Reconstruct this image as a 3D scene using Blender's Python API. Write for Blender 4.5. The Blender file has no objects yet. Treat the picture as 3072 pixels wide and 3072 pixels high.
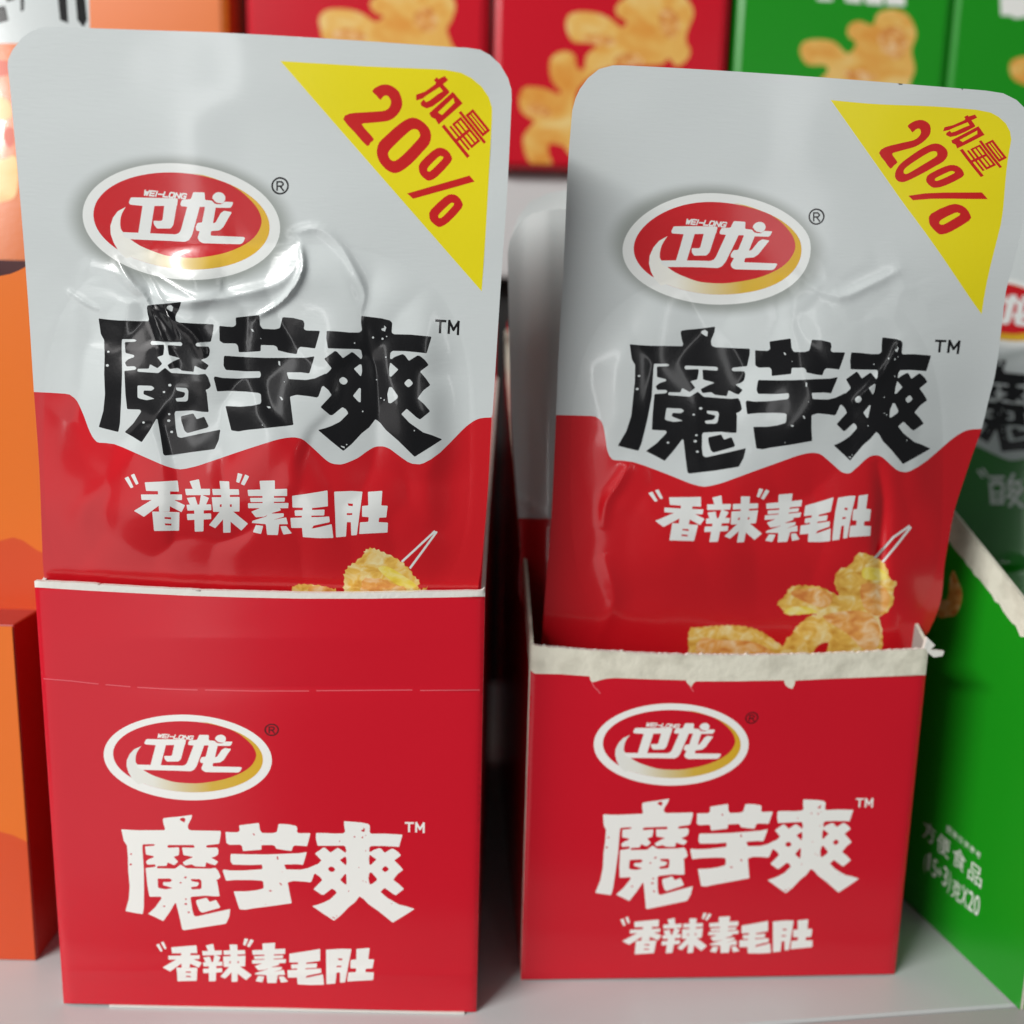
import bpy, math, random
import numpy as np
from mathutils import Vector, Matrix
from mathutils.geometry import delaunay_2d_cdt
random.seed(7); rng=np.random.RandomState(7)
scene=bpy.context.scene; COL=scene.collection
def A(*v): return np.array(v,dtype=float)

# ------------------------------------------------------------------ camera
FPX=3074.0; PITCH=math.radians(10.90); ROLL=math.radians(1.404); CAM_H=0.17475
cf=A(0,math.cos(PITCH),-math.sin(PITCH))
cr=A(math.cos(ROLL),math.sin(ROLL)*math.sin(PITCH),math.sin(ROLL)*math.cos(PITCH))
cd=np.cross(cf,cr); CP=A(0,0,CAM_H)
cam=bpy.data.cameras.new('camera'); co=bpy.data.objects.new('camera',cam); COL.objects.link(co)
m=np.eye(4); m[:3,0]=cr; m[:3,1]=-cd; m[:3,2]=-cf; m[:3,3]=CP
co.matrix_world=Matrix(m.tolist())
cam.sensor_width=36; cam.lens=36*FPX/3072; cam.clip_start=.01; cam.clip_end=20
cam.dof.use_dof=True; cam.dof.focus_distance=.230; cam.dof.aperture_fstop=cam.lens/4.6
scene.camera=co

# ------------------------------------------------------------------ light
w=bpy.data.worlds.new('World'); scene.world=w; w.use_nodes=True
w.node_tree.nodes['Background'].inputs[0].default_value=(.93,.97,1,1)
w.node_tree.nodes['Background'].inputs[1].default_value=.12
def area(name,loc,target,sx,sy,power,col=(1,1,1)):
    l=bpy.data.lights.new(name,'AREA'); l.shape='RECTANGLE'; l.size=sx; l.size_y=sy; l.energy=power; l.color=col
    o=bpy.data.objects.new(name,l); COL.objects.link(o); o.location=loc
    o.rotation_euler=(Vector(target)-Vector(loc)).to_track_quat('-Z','Y').to_euler(); return o
area('ceiling_tube',(-.86,-.55,.88),(0,.25,.1),.75,.06,17.5,(1,.985,.96))
area('ceiling_tube',(-1.9,-1.9,1.75),(0,.25,.1),1.5,.12,21,(1,.985,.96))
area('sheen_fill',(-1.10,-.95,.70),(-.05,.25,.1),.7,.9,7,(1,.97,.96))  # added soft fill, gives broad sheens on film and card
area('aisle_floor_bounce',(-.85,-.95,-.55),(-.05,.25,.06),.9,.75,1.9,(1,.96,.95))
area('streak_strip',(-.62,-1.5,.10),(-.05,.25,.1),.09,1.0,1.5,(1,1,1))  # added strip, makes vertical streak reflections on the film
area('streak_strip',(.50,-1.4,.20),(.05,.25,.1),.10,.9,.9,(1,1,1))  # second added strip, streak reflections from the right
scene.view_settings.view_transform='Standard'; scene.view_settings.look='None'
scene.view_settings.exposure=-0.25; scene.view_settings.gamma=1
scene.render.engine='CYCLES'

# ------------------------------------------------------------------ materials
def mat(name,col,rough=.4,spec=.5,bump=None,coat=0,var=None,metal=0):
    m=bpy.data.materials.new(name); m.use_nodes=True; nt=m.node_tree; b=nt.nodes['Principled BSDF']
    b.inputs['Base Color'].default_value=(*col,1); b.inputs['Roughness'].default_value=rough
    b.inputs['Specular IOR Level'].default_value=spec; b.inputs['Coat Weight'].default_value=coat
    b.inputs['Coat Roughness'].default_value=.08; b.inputs['Metallic'].default_value=metal
    if bump or var:
        tc=nt.nodes.new('ShaderNodeTexCoord')
    if bump:
        sc,st,dist=bump
        n=nt.nodes.new('ShaderNodeTexNoise'); n.inputs['Scale'].default_value=sc; n.inputs['Detail'].default_value=5
        nt.links.new(tc.outputs['Object'],n.inputs['Vector'])
        bp=nt.nodes.new('ShaderNodeBump'); bp.inputs['Strength'].default_value=st; bp.inputs['Distance'].default_value=dist
        nt.links.new(n.outputs['Fac'],bp.inputs['Height']); nt.links.new(bp.outputs[0],b.inputs['Normal'])
    if var:
        sc,col2,lo,hi=var
        n=nt.nodes.new('ShaderNodeTexNoise'); n.inputs['Scale'].default_value=sc; n.inputs['Detail'].default_value=6
        nt.links.new(tc.outputs['Object'],n.inputs['Vector'])
        rp=nt.nodes.new('ShaderNodeMapRange'); rp.inputs['From Min'].default_value=lo; rp.inputs['From Max'].default_value=hi
        nt.links.new(n.outputs['Fac'],rp.inputs['Value'])
        mx=nt.nodes.new('ShaderNodeMix'); mx.data_type='RGBA'
        mx.inputs[6].default_value=(*col,1); mx.inputs[7].default_value=(*col2,1)
        nt.links.new(rp.outputs[0],mx.inputs[0]); nt.links.new(mx.outputs[2],b.inputs['Base Color'])
    return m
FILM=dict(rough=.24,spec=.5,bump=(900,.05,.0004),coat=.55)
M={}
M['white']=mat('white pouch film',(.64,.69,.69),**FILM)
M['red']=mat('red pouch film',(.60,.007,.014),**FILM)
M['green']=mat('green pouch film',(.01,.20,.012),**FILM)
M['black']=mat('black ink on film',(.006,.006,.007),rough=.24,spec=.45,bump=(900,.05,.0004),coat=.55)
M['yellow']=mat('yellow ink on film',(.84,.73,.008),**FILM)
M['redink']=mat('red ink on film',(.60,.012,.012),**FILM)
M['logowhite']=mat('logo white ink',(.80,.83,.81),**FILM)
M['logored']=mat('logo red ink',(.58,.008,.014),**FILM)
M['boxred']=mat('red coated card',(.63,.007,.022),rough=.22,spec=.5,bump=(300,.04,.0004))
M['boxgreen']=mat('green coated card',(.010,.30,.010),rough=.30,spec=.5,bump=(300,.04,.0004))
M['boxorange']=mat('orange coated card',(.78,.17,.012),rough=.32,spec=.45,bump=(300,.04,.0004))
M['orangedark']=mat('red orange print',(.66,.075,.015),rough=.32,spec=.45)
M['sidered']=mat('dark red orange box side',(.42,.022,.012),rough=.35)  # darker and redder than the orange front
M['boxwhite']=mat('white print on card',(.92,.93,.89),rough=.4,spec=.4)
M['boxdark']=mat('dark maroon print and inner shade',(.06,.004,.006),rough=.4)  # print colour, also holds the shade inside the open orange box
M['boxgold']=mat('gold print',(.70,.40,.02),rough=.35)
M['card']=mat('raw cardboard',(.80,.78,.65),rough=.85,spec=.2,bump=(500,.22,.001),var=(160,(.62,.60,.49),.45,.7))
M['rim']=mat('white cut card edge',(.78,.77,.72),rough=.65,spec=.3,bump=(900,.3,.0005))
M['perf']=mat('perforation cut',(.74,.13,.16),rough=.5)
M['grey']=mat('grey inner card',(.36,.35,.32),rough=.75,spec=.2)
M['shelf']=mat('white painted shelf',(.61,.635,.64),rough=.36,spec=.5,bump=(260,.06,.0005),var=(9,(.53,.55,.55),.35,.7))
M['rail']=mat('shelf front rail',(.45,.43,.43),rough=.4)
M['riser']=mat('white riser metal',(.66,.66,.66),rough=.35)
M['back']=mat('dark back panel',(.03,.03,.03),rough=.8)  # shade of the deep gaps is put into this near-black colour
M['orangefilm']=mat('orange pouch film',(.75,.17,.02),**FILM)
def food_mat(name,c1,c2,c3,scale):
    m=bpy.data.materials.new(name); m.use_nodes=True; nt=m.node_tree; b=nt.nodes['Principled BSDF']
    b.inputs['Roughness'].default_value=.25
    tc=nt.nodes.new('ShaderNodeTexCoord'); mp=nt.nodes.new('ShaderNodeMapping'); mp.inputs['Rotation'].default_value=(0,0,.6)
    mp.inputs['Scale'].default_value=(1,1,1.3)
    nt.links.new(tc.outputs['Object'],mp.inputs['Vector'])
    n=nt.nodes.new('ShaderNodeTexNoise'); n.inputs['Scale'].default_value=scale; n.inputs['Detail'].default_value=8; n.inputs['Distortion'].default_value=.8
    nt.links.new(mp.outputs[0],n.inputs['Vector'])
    r=nt.nodes.new('ShaderNodeValToRGB'); e=r.color_ramp.elements
    e[0].position=.33; e[0].color=(*c1,1); e[1].position=.68; e[1].color=(*c3,1); k=e.new(.5); k.color=(*c2,1)
    nt.links.new(n.outputs['Fac'],r.inputs[0]); nt.links.new(r.outputs[0],b.inputs['Base Color'])
    return m
M['food']=food_mat('fried snack print',(.62,.29,.04),(.82,.51,.10),(.90,.77,.40),250)
M['foodorange']=food_mat('chilli snack print',(.66,.22,.05),(.82,.40,.10),(.90,.64,.36),260)
M['foodyellow']=food_mat('yellow snack print',(.76,.52,.04),(.86,.68,.10),(.90,.80,.36),200)
M['foodfar']=food_mat('snack picture on box',(.78,.32,.05),(.85,.50,.12),(.89,.67,.27),60)
def grad_mat(name,x0,x1,stops,rough=.2,axis=0):
    """printed colour ramp running across the artwork (UV = print position)"""
    m=bpy.data.materials.new(name); m.use_nodes=True; nt=m.node_tree; b=nt.nodes['Principled BSDF']
    b.inputs['Roughness'].default_value=rough
    uv=nt.nodes.new('ShaderNodeUVMap'); uv.uv_map='print'; sp=nt.nodes.new('ShaderNodeSeparateXYZ'); nt.links.new(uv.outputs[0],sp.inputs[0])
    mr=nt.nodes.new('ShaderNodeMapRange'); mr.inputs['From Min'].default_value=x0/3072; mr.inputs['From Max'].default_value=x1/3072
    nt.links.new(sp.outputs[axis],mr.inputs['Value']); r=nt.nodes.new('ShaderNodeValToRGB'); e=r.color_ramp.elements
    e[0].position=stops[0][0]; e[0].color=(*stops[0][1],1); e[1].position=stops[-1][0]; e[1].color=(*stops[-1][1],1)
    for p,c in stops[1:-1]: k=e.new(p); k.color=(*c,1)
    nt.links.new(mr.outputs[0],r.inputs[0]); nt.links.new(r.outputs[0],b.inputs['Base Color']); return m
GOLD=[(0,(.84,.85,.81)),(.18,(.84,.84,.76)),(.42,(.72,.60,.32)),(.62,(.70,.46,.06)),(1,(.74,.44,.02))]
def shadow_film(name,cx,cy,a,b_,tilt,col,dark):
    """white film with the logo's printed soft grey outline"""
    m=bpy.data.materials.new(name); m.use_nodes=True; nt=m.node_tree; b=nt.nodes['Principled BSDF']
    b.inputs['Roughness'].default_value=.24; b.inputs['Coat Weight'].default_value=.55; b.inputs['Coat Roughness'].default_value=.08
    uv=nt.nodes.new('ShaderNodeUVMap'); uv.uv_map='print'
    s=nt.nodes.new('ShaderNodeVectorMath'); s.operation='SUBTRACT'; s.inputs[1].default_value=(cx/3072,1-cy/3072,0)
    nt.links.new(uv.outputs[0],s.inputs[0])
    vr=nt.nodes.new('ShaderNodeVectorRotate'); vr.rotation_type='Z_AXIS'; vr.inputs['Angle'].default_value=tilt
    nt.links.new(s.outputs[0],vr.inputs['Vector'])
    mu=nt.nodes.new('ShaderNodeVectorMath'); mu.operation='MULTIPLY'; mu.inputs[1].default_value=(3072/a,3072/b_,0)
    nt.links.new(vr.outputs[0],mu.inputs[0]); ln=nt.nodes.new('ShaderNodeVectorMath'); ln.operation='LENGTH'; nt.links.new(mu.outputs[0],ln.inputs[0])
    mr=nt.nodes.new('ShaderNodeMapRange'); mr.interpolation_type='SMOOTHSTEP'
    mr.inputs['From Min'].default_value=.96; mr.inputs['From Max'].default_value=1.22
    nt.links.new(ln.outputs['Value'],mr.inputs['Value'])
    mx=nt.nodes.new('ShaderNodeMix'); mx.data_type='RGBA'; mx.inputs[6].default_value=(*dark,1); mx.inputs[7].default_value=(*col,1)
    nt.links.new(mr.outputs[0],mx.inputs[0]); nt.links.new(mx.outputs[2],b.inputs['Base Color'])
    tc=nt.nodes.new('ShaderNodeTexCoord'); mp=nt.nodes.new('ShaderNodeMapping'); mp.inputs['Scale'].default_value=(.35,1,2.2)
    nt.links.new(tc.outputs['Object'],mp.inputs[0])
    n=nt.nodes.new('ShaderNodeTexNoise'); n.inputs['Scale'].default_value=900; nt.links.new(mp.outputs[0],n.inputs['Vector'])
    bp=nt.nodes.new('ShaderNodeBump'); bp.inputs['Strength'].default_value=.07; bp.inputs['Distance'].default_value=.0004
    nt.links.new(n.outputs['Fac'],bp.inputs['Height']); nt.links.new(bp.outputs[0],b.inputs['Normal'])
    return m

# ------------------------------------------------------------------ projection helpers (photo pixel -> metres)
def rays(xy): xy=np.asarray(xy,float); return cf+np.outer((xy[:,0]-1536)/FPX,cr)+np.outer((xy[:,1]-1536)/FPX,cd)
def on_plane(xy,p,n):
    v=rays(xy); t=np.dot(p-CP,n)/(v@n); return CP+t[:,None]*v
def ground(x,y,z=0):
    v=rays([(x,y)])[0]; return CP+v*((z-CAM_H)/v[2])

# ------------------------------------------------------------------ object helpers
def tag(o,label=None,cat=None,group=None,kind=None):
    if label:o['label']=label
    if cat:o['category']=cat
    if group:o['group']=group
    if kind:o['kind']=kind
    return o
def empty(name,loc,label,cat,group=None):
    o=bpy.data.objects.new(name,None); COL.objects.link(o); o.location=Vector(loc.tolist() if hasattr(loc,'tolist') else loc); o.empty_display_size=.01
    return tag(o,label,cat,group)
def mesh(name,verts,faces,mats,midx=None,parent=None,normals=None,uv=None,smooth=False):
    verts=np.asarray(verts,float); org=A(0,0,0)
    q=parent
    while q is not None: org=org+np.array(q.location); q=q.parent
    me=bpy.data.meshes.new(name); me.from_pydata((verts-org).tolist(),[],[list(map(int,f)) for f in faces])
    for k in mats: me.materials.append(M[k])
    if midx is not None: me.polygons.foreach_set('material_index',np.asarray(midx,dtype=np.int32))
    if smooth or normals is not None: me.polygons.foreach_set('use_smooth',[True]*len(me.polygons))
    if uv is not None:
        l=me.uv_layers.new(name='print'); li=np.zeros(len(me.loops),dtype=np.int32); me.loops.foreach_get('vertex_index',li)
        l.data.foreach_set('uv',np.asarray(uv)[li].ravel())
    me.update()
    if normals is not None: me.normals_split_custom_set_from_vertices(np.asarray(normals).tolist())
    o=bpy.data.objects.new(name,me); COL.objects.link(o)
    if parent is not None: o.parent=parent
    return o
class MB:
    def __init__(s): s.v=[];s.f=[];s.m=[]
    def quadprism(s,pts_a,pts_b,mi=0,mi_edge=None):
        """solid between two matching outlines"""
        n=len(pts_a);o=len(s.v); s.v+= [tuple(p) for p in pts_a]+[tuple(p) for p in pts_b]
        s.f.append(list(range(o,o+n))[::-1]); s.m.append(mi)
        s.f.append(list(range(o+n,o+2*n))); s.m.append(mi)
        for i in range(n):
            j=(i+1)%n; s.f.append([o+i,o+j,o+n+j,o+n+i]); s.m.append(mi if mi_edge is None else mi_edge)
    def box(s,lo,hi,mi=0,ax=None,org=None):
        x0,y0,z0=lo;x1,y1,z1=hi
        a=[(x0,y0,z0),(x1,y0,z0),(x1,y1,z0),(x0,y1,z0)];b=[(p[0],p[1],z1) for p in a]
        if ax is not None:
            T=lambda p: tuple(org+ax[0]*p[0]+ax[1]*p[1]+A(0,0,1)*p[2]); a=[T(p) for p in a]; b=[T(p) for p in b]
        s.quadprism(a,b,mi)
    def build(s,name,mats,parent=None,bevel=0):
        o=mesh(name,s.v,s.f,mats,s.m,parent)
        if bevel:
            b=o.modifiers.new('bevel','BEVEL'); b.width=bevel; b.segments=2; b.limit_method='ANGLE'
        return o

# ------------------------------------------------------------------ 2-D shape helpers
def sm(pts,n=4,closed=True):
    """Catmull-Rom smoothing of an outline"""
    p=np.asarray(pts,float); N=len(p); out=[]
    rg=range(N) if closed else range(N-1)
    for i in rg:
        if closed: a,b,c,d=p[i-1],p[i],p[(i+1)%N],p[(i+2)%N]
        else: a,b,c,d=p[max(i-1,0)],p[i],p[i+1],p[min(i+2,N-1)]
        for k in range(n):
            t=k/n; out.append(.5*((2*b)+(-a+c)*t+(2*a-5*b+4*c-d)*t*t+(-a+3*b-3*c+d)*t**3))
    if not closed: out.append(p[-1])
    return np.array(out)
def rc(pts,r=3.0):
    """slightly rounded corners"""
    p=np.asarray(pts,float); out=[]
    for i in range(len(p)):
        a,b,c=p[i-1],p[i],p[(i+1)%len(p)]
        la=np.linalg.norm(a-b);lc=np.linalg.norm(c-b)
        if la<1e-6 or lc<1e-6: continue
        k=min(r,la*.35,lc*.35)
        out.append(b+(a-b)/la*k); 
        if k>1.5: out.append(b+((a-b)/la+(c-b)/lc)*k*.28)
        out.append(b+(c-b)/lc*k)
    return np.array(out)
def ell(cx,cy,a,b,t=0,n=56):
    u=np.linspace(0,2*np.pi,n,endpoint=False); x=a*np.cos(u);y=b*np.sin(u)
    return np.c_[cx+x*np.cos(t)-y*np.sin(t),cy+x*np.sin(t)+y*np.cos(t)]
def stroke(pts,w):
    """thick line as a list of quads"""
    p=np.asarray(pts,float); out=[]
    for a,b in zip(p[:-1],p[1:]):
        d=(b-a)/max(np.linalg.norm(b-a),1e-9); n=A(-d[1],d[0])*w/2; e=d*w*.42
        out.append(np.array([a-e+n,a-e-n,b+e-n,b+e+n]))
    return out
def loc(ox,oy,s): return lambda *pts: np.array(pts,float)/s+A(ox,oy)
def resamp(p,step):
    p=np.asarray(p,float); out=[]
    for a,b in zip(p,np.roll(p,-1,0)):
        k=max(1,int(np.linalg.norm(b-a)/step))
        for i in range(k): out.append(a+(b-a)*i/k)
    return np.array(out)
def scallop(p,step=9,amp=3.2,seed=1):
    q=resamp(p,step); r=np.random.RandomState(seed); n=np.roll(q,-1,0)-np.roll(q,1,0); n=np.c_[n[:,1],-n[:,0]]; n/=np.linalg.norm(n,axis=1)[:,None]+1e-9
    return q+n*((np.arange(len(q))%2*2-1)[:,None]*amp*(.4+.8*r.rand(len(q))[:,None]))
def tps(src,dst,reg=0.0):
    src=np.asarray(src,float);dst=np.asarray(dst,float);n=len(src);s=1000.
    U=lambda r2: np.where(r2>1e-12,r2*np.log(r2+1e-12),0)
    a=src/s; K=U(((a[:,None]-a[None])**2).sum(-1))+reg*np.eye(n); P=np.c_[np.ones(n),a]
    Lm=np.zeros((n+3,n+3)); Lm[:n,:n]=K;Lm[:n,n:]=P;Lm[n:,:n]=P.T
    W=np.linalg.solve(Lm,np.r_[dst,np.zeros((3,2))])
    def f(q):
        q=np.asarray(q,float)/s; k=U(((q[:,None]-a[None])**2).sum(-1)); return k@W[:n]+np.c_[np.ones(len(q)),q]@W[n:]
    return f
def homog(src,dst):
    src=np.asarray(src,float);dst=np.asarray(dst,float);rows=[];rh=[]
    for (x,y),(X,Y) in zip(src/1000,dst/1000):
        rows+=[[x,y,1,0,0,0,-X*x,-X*y],[0,0,0,x,y,1,-Y*x,-Y*y]]; rh+=[X,Y]
    h=np.linalg.lstsq(np.array(rows),np.array(rh),rcond=None)[0]; H=np.append(h,1).reshape(3,3)
    def f(q):
        q=np.c_[np.asarray(q,float)/1000,np.ones(len(q))]@H.T; return q[:,:2]/q[:,2:]*1000
    return f
def pip(pts,poly):
    x,y=pts[:,0],pts[:,1]; res=np.zeros(len(pts),bool)
    lo=poly.min(0);hi=poly.max(0); s=np.where((x>=lo[0])&(x<=hi[0])&(y>=lo[1])&(y<=hi[1]))[0]
    if len(s)==0: return res
    xs,ys=x[s],y[s]; r=np.zeros(len(s),bool)
    for (x1,y1),(x2,y2) in zip(poly,np.roll(poly,-1,0)):
        if y1==y2: continue
        c=((y1>ys)!=(y2>ys)); r^= c&(xs<(x2-x1)*(ys-y1)/(y2-y1)+x1)
    res[s]=r; return res

class Art:
    """layers of flat printed shapes; painted in order"""
    def __init__(s): s.l=[]
    def add(s,mat,polys,holes=()):
        if isinstance(polys,np.ndarray) and polys.ndim==2: polys=[polys]
        if isinstance(holes,np.ndarray) and holes.ndim==2: holes=[holes]
        s.l.append((mat,[np.asarray(p,float) for p in polys],[np.asarray(h,float) for h in holes])); return s
    def map(s,f,ren=None):
        r=Art(); ren=ren or {}
        for m_,p,h in s.l:
            if ren.get(m_,m_) is None: continue
            r.l.append((ren.get(m_,m_),[f(resamp(q,40)) for q in p],[f(resamp(q,40)) for q in h]))
        return r
    def __add__(s,o): r=Art(); r.l=s.l+o.l; return r

def sheet(outline,art,base,step):
    """triangulate an outline with every printed edge as a constraint -> pts, tris, material names"""
    outline=np.asarray(outline,float); V=[];Ed=[]
    def loop(p):
        p=np.asarray(p); o=len(V); V.extend(map(tuple,p)); n=len(p); Ed.extend((o+i,o+(i+1)%n) for i in range(n))
    loop(resamp(outline,step*1.5))
    for m_,ps,hs in art.l:
        for p in list(ps)+list(hs): loop(p)
    lo=outline.min(0);hi=outline.max(0)
    gx,gy=np.meshgrid(np.arange(lo[0]+step/2,hi[0],step),np.arange(lo[1]+step/2,hi[1],step*.87))
    gx=gx+(np.arange(gx.shape[0])%2*step/2)[:,None]; g=np.c_[gx.ravel(),gy.ravel()]; g=g+(rng.rand(*g.shape)-.5)*step*.1
    g=g[pip(g,outline)]; V.extend(map(tuple,g))
    r=delaunay_2d_cdt([Vector(v) for v in V],Ed,[],0,1e-4,False)
    P=np.array([tuple(v) for v in r[0]]); T=np.array(r[2],dtype=np.int64); c=P[T].mean(1)
    keep=pip(c,outline); T=T[keep];c=c[keep]
    mi=np.full(len(T),base,dtype=object)
    for m_,ps,hs in art.l:
        k=np.zeros(len(T),bool)
        for p in ps: k|=pip(c,p)
        for h in hs: k&=~pip(c,h)
        mi[k]=m_
    used=np.unique(T); rm=-np.ones(len(P),int); rm[used]=np.arange(len(used)); return P[used],rm[T],mi
def finish(name,P,T,mi,pos,parent=None,nrm=None,extra=None):
    """pos: fn(px)->xyz; nrm: constant or fn"""
    X=pos(P)
    if nrm is None:
        e=1.5; a=pos(P+A(e,0))-pos(P-A(e,0)); b=pos(P+A(0,e))-pos(P-A(0,e)); N=np.cross(b,a); N/=np.linalg.norm(N,axis=1)[:,None]
    else: N=np.tile(nrm,(len(P),1))
    # face winding towards the camera side
    fn=np.cross(X[T[:,1]]-X[T[:,0]],X[T[:,2]]-X[T[:,0]]); flip=(fn*N[T[:,0]]).sum(1)<0; T=T.copy(); T[flip]=T[flip][:,::-1]
    names=list(dict.fromkeys(mi.tolist())); idx=[names.index(k) for k in mi]
    uv=np.c_[P[:,0]/3072,1-P[:,1]/3072]; V=X;Fc=T.tolist();NN=N
    if extra is not None:
        ev,ef,em,en=extra
        o=len(V); V=np.r_[V,ev]; Fc=Fc+[[i+o for i in f] for f in ef]; NN=np.r_[N,en]
        if em not in names: names.append(em)
        idx=idx+[names.index(em)]*len(ef); uv=np.r_[uv,np.zeros((len(ev),2))]
    return mesh(name,V,Fc,names,idx,parent,normals=NN,uv=uv)

# ================================================================== ARTWORK (traced once, in the left pouch's frame)
a=loc(280,895,4)
MO=[rc(a((650,85),(720,75),(860,65),(1055,42),(1040,100),(1000,180),(985,215),(990,270),(1030,290),(1200,300),(1445,312),(1440,380),(1412,520),(1240,535),(1225,557),(1245,577),(1382,578),(1400,620),(1390,690),(1355,718),(1290,738),(1388,805),(1345,862),(1305,850),(1215,808),(1205,882),(1062,868),(1015,835),(915,850),(888,800),(960,755),(1042,720),(985,702),(905,682),(890,560),(1060,572),(1068,545),(1050,525),(700,513),(685,535),(700,560),(848,555),(850,600),(840,682),(765,705),(828,785),(770,840),(680,790),(665,845),(530,845),(530,880),(780,897),(860,832),(935,895),(1260,915),(1345,905),(1378,950),(1412,1050),(1385,1085),(1345,1100),(1360,1130),(1372,1240),(1385,1365),(1310,1362),(1190,1345),(985,1355),(975,1380),(990,1560),(1010,1660),(1050,1675),(1300,1620),(1525,1575),(1505,1700),(1455,1810),(1150,1850),(860,1888),(838,1870),(805,1650),(770,1450),(755,1445),(680,1580),(580,1728),(480,1665),(375,1605),(480,1500),(575,1360),(560,1335),(405,1330),(385,1150),(372,870),(500,858),(520,835),(495,815),(400,818),(378,770),(420,730),(490,705),(490,682),(385,655),(378,525),(500,520),(520,505),(490,490),(345,490),(340,560),(345,900),(335,1200),(320,1500),(300,1605),(180,1575),(65,1545),(120,1350),(140,1150),(130,900),(135,700),(130,500),(90,430),(62,240),(180,255),(300,265),(660,275),(668,250),(650,180),(642,110))),
 rc(a((1050,1415),(1200,1380),(1240,1450),(1330,1420),(1385,1535),(1370,1552),(1130,1618),(1095,1590),(1055,1470)))]
MOH=[rc(a((530,1045),(700,1050),(735,1080),(700,1108),(605,1105),(600,1150),(735,1205),(640,1222),(560,1205),(530,1190))),
 rc(a((990,1070),(1120,1076),(1140,1110),(1136,1218),(1115,1238),(1000,1238),(985,1200),(1075,1190),(1100,1160),(1100,1130),(1000,1105))),
 a((885,95),(930,80),(958,105),(945,160),(920,150),(880,120))]
for x,y,r in ((918,1042,18),(848,1124,14),(910,1390,14),(905,1468,18),(940,1603,16),(602,1490,14),(180,640,14),(168,805,17)): MOH.append(a(*[(x+r*math.cos(t)*1.2,y+r*math.sin(t)) for t in (0,1.2,2.5,3.7,5)]))
a=loc(640,900,4)
YU=[rc(a((70,310),(150,318),(240,322),(272,300),(268,210),(410,195),(550,180),(560,300),(590,345),(740,352),(800,335),(830,205),(960,215),(1080,245),(1095,290),(1085,345),(1110,365),(1280,370),(1265,430),(1222,582),(1110,568),(1040,562),(1015,590),(1000,650),(900,635),(775,605),(765,565),(730,545),(570,540),(568,615),(305,628),(295,550),(270,522),(120,520),(75,490))),
 rc(a((130,668),(400,685),(640,695),(1110,692),(1215,675),(1190,760),(1152,882),(1050,868),(880,868),(905,948),(1110,960),(1220,940),(1350,880),(1350,1030),(1305,1035),(1265,1150),(1245,1172),(1150,1155),(1000,1138),(920,1160),(940,1330),(962,1500),(700,1530),(400,1560),(300,1578),(215,1565),(175,1400),(145,1272),(320,1280),(460,1270),(565,1245),(575,1220),(570,1130),(540,1115),(400,1100),(180,1090),(45,1098),(5,940),(15,915),(110,935),(290,942),(560,932),(572,900),(560,855),(400,857),(150,840),(122,790),(125,700)))]
YUH=[a((778,735),(800,735),(803,788),(785,780)),a((795,1160),(815,1162),(838,1195),(822,1205)),a((640,1275),(680,1278),(690,1295),(660,1300)),a((450,345),(478,355),(485,382),(465,375)),a((845,975),(858,980),(852,990)),a((565,455),(578,462),(568,468)),a((580,1495),(597,1500),(585,1508))]
a=loc(920,930,4)
SH=[rc(a((655,70),(780,85),(900,100),(1000,125),(1028,155),(1020,270),(1045,290),(1250,295),(1500,320),(1470,420),(1440,522),(1400,515),(1200,495),(1030,490),(1005,515),(1000,580),(1015,592),(1060,560),(1150,528),(1180,545),(1225,610),(1330,545),(1360,550),(1420,600),(1465,660),(1360,740),(1430,820),(1485,900),(1400,965),(1330,1060),(1410,1130),(1483,1215),(1360,1315),(1320,1290),(1200,1185),(1135,1248),(1230,1350),(1300,1400),(1400,1470),(1500,1500),(1628,1552),(1500,1635),(1295,1763),(1100,1570),(950,1440),(880,1350),(825,1310),(750,1410),(660,1480),(540,1610),(440,1692),(300,1580),(135,1440),(230,1415),(300,1390),(400,1340),(500,1240),(475,1195),(430,1165),(380,1205),(310,1262),(280,1262),(165,1165),(300,1020),(260,960),(200,910),(185,915),(140,1045),(0,1000),(0,850),(120,815),(200,790),(260,745),(300,700),(210,585),(340,490),(365,500),(435,578),(540,505),(560,510),(655,592),(668,560),(655,485),(630,470),(255,460),(235,350),(240,250),(360,255),(520,270),(630,270),(665,245),(652,150)))]
SHH=[rc(a((565,705),(640,650),(660,660),(665,740),(650,798))),sm(a((390,840),(430,805),(475,825),(490,860),(460,892),(415,885)),3),rc(a((555,1030),(630,935),(650,940),(648,1110),(620,1100))),rc(a((1003,630),(1095,710),(1095,720),(1015,800),(993,795),(990,700))),sm(a((1175,875),(1220,830),(1255,850),(1272,885),(1225,925),(1195,910)),3),rc(a((990,925),(1020,925),(1095,1030),(1090,1060),(1010,1120),(980,1115),(968,1010))),a((895,225),(930,215),(930,185),(955,210),(940,258),(905,245)),a((408,1628),(455,1640),(455,1660),(420,1645))]
for x,y,r in ((575,397,10),(797,330,14),(910,345,14),(960,317,8),(950,565,10),(890,1057,8),(930,1080,9),(673,1217,10),(1292,1447,9),(480,1615,9),(838,837,8)): SHH.append(a(*[(x+r*math.cos(t),y+r*math.sin(t)) for t in (0,1.3,2.6,3.9,5)]))
TM=[p for q in (((1556,127),(1664,134)),((1606,130),(1600,268)),((1704,276),(1712,132),(1762,238),(1822,142),(1815,290))) for p in stroke(a(*q),7.4)]
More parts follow.
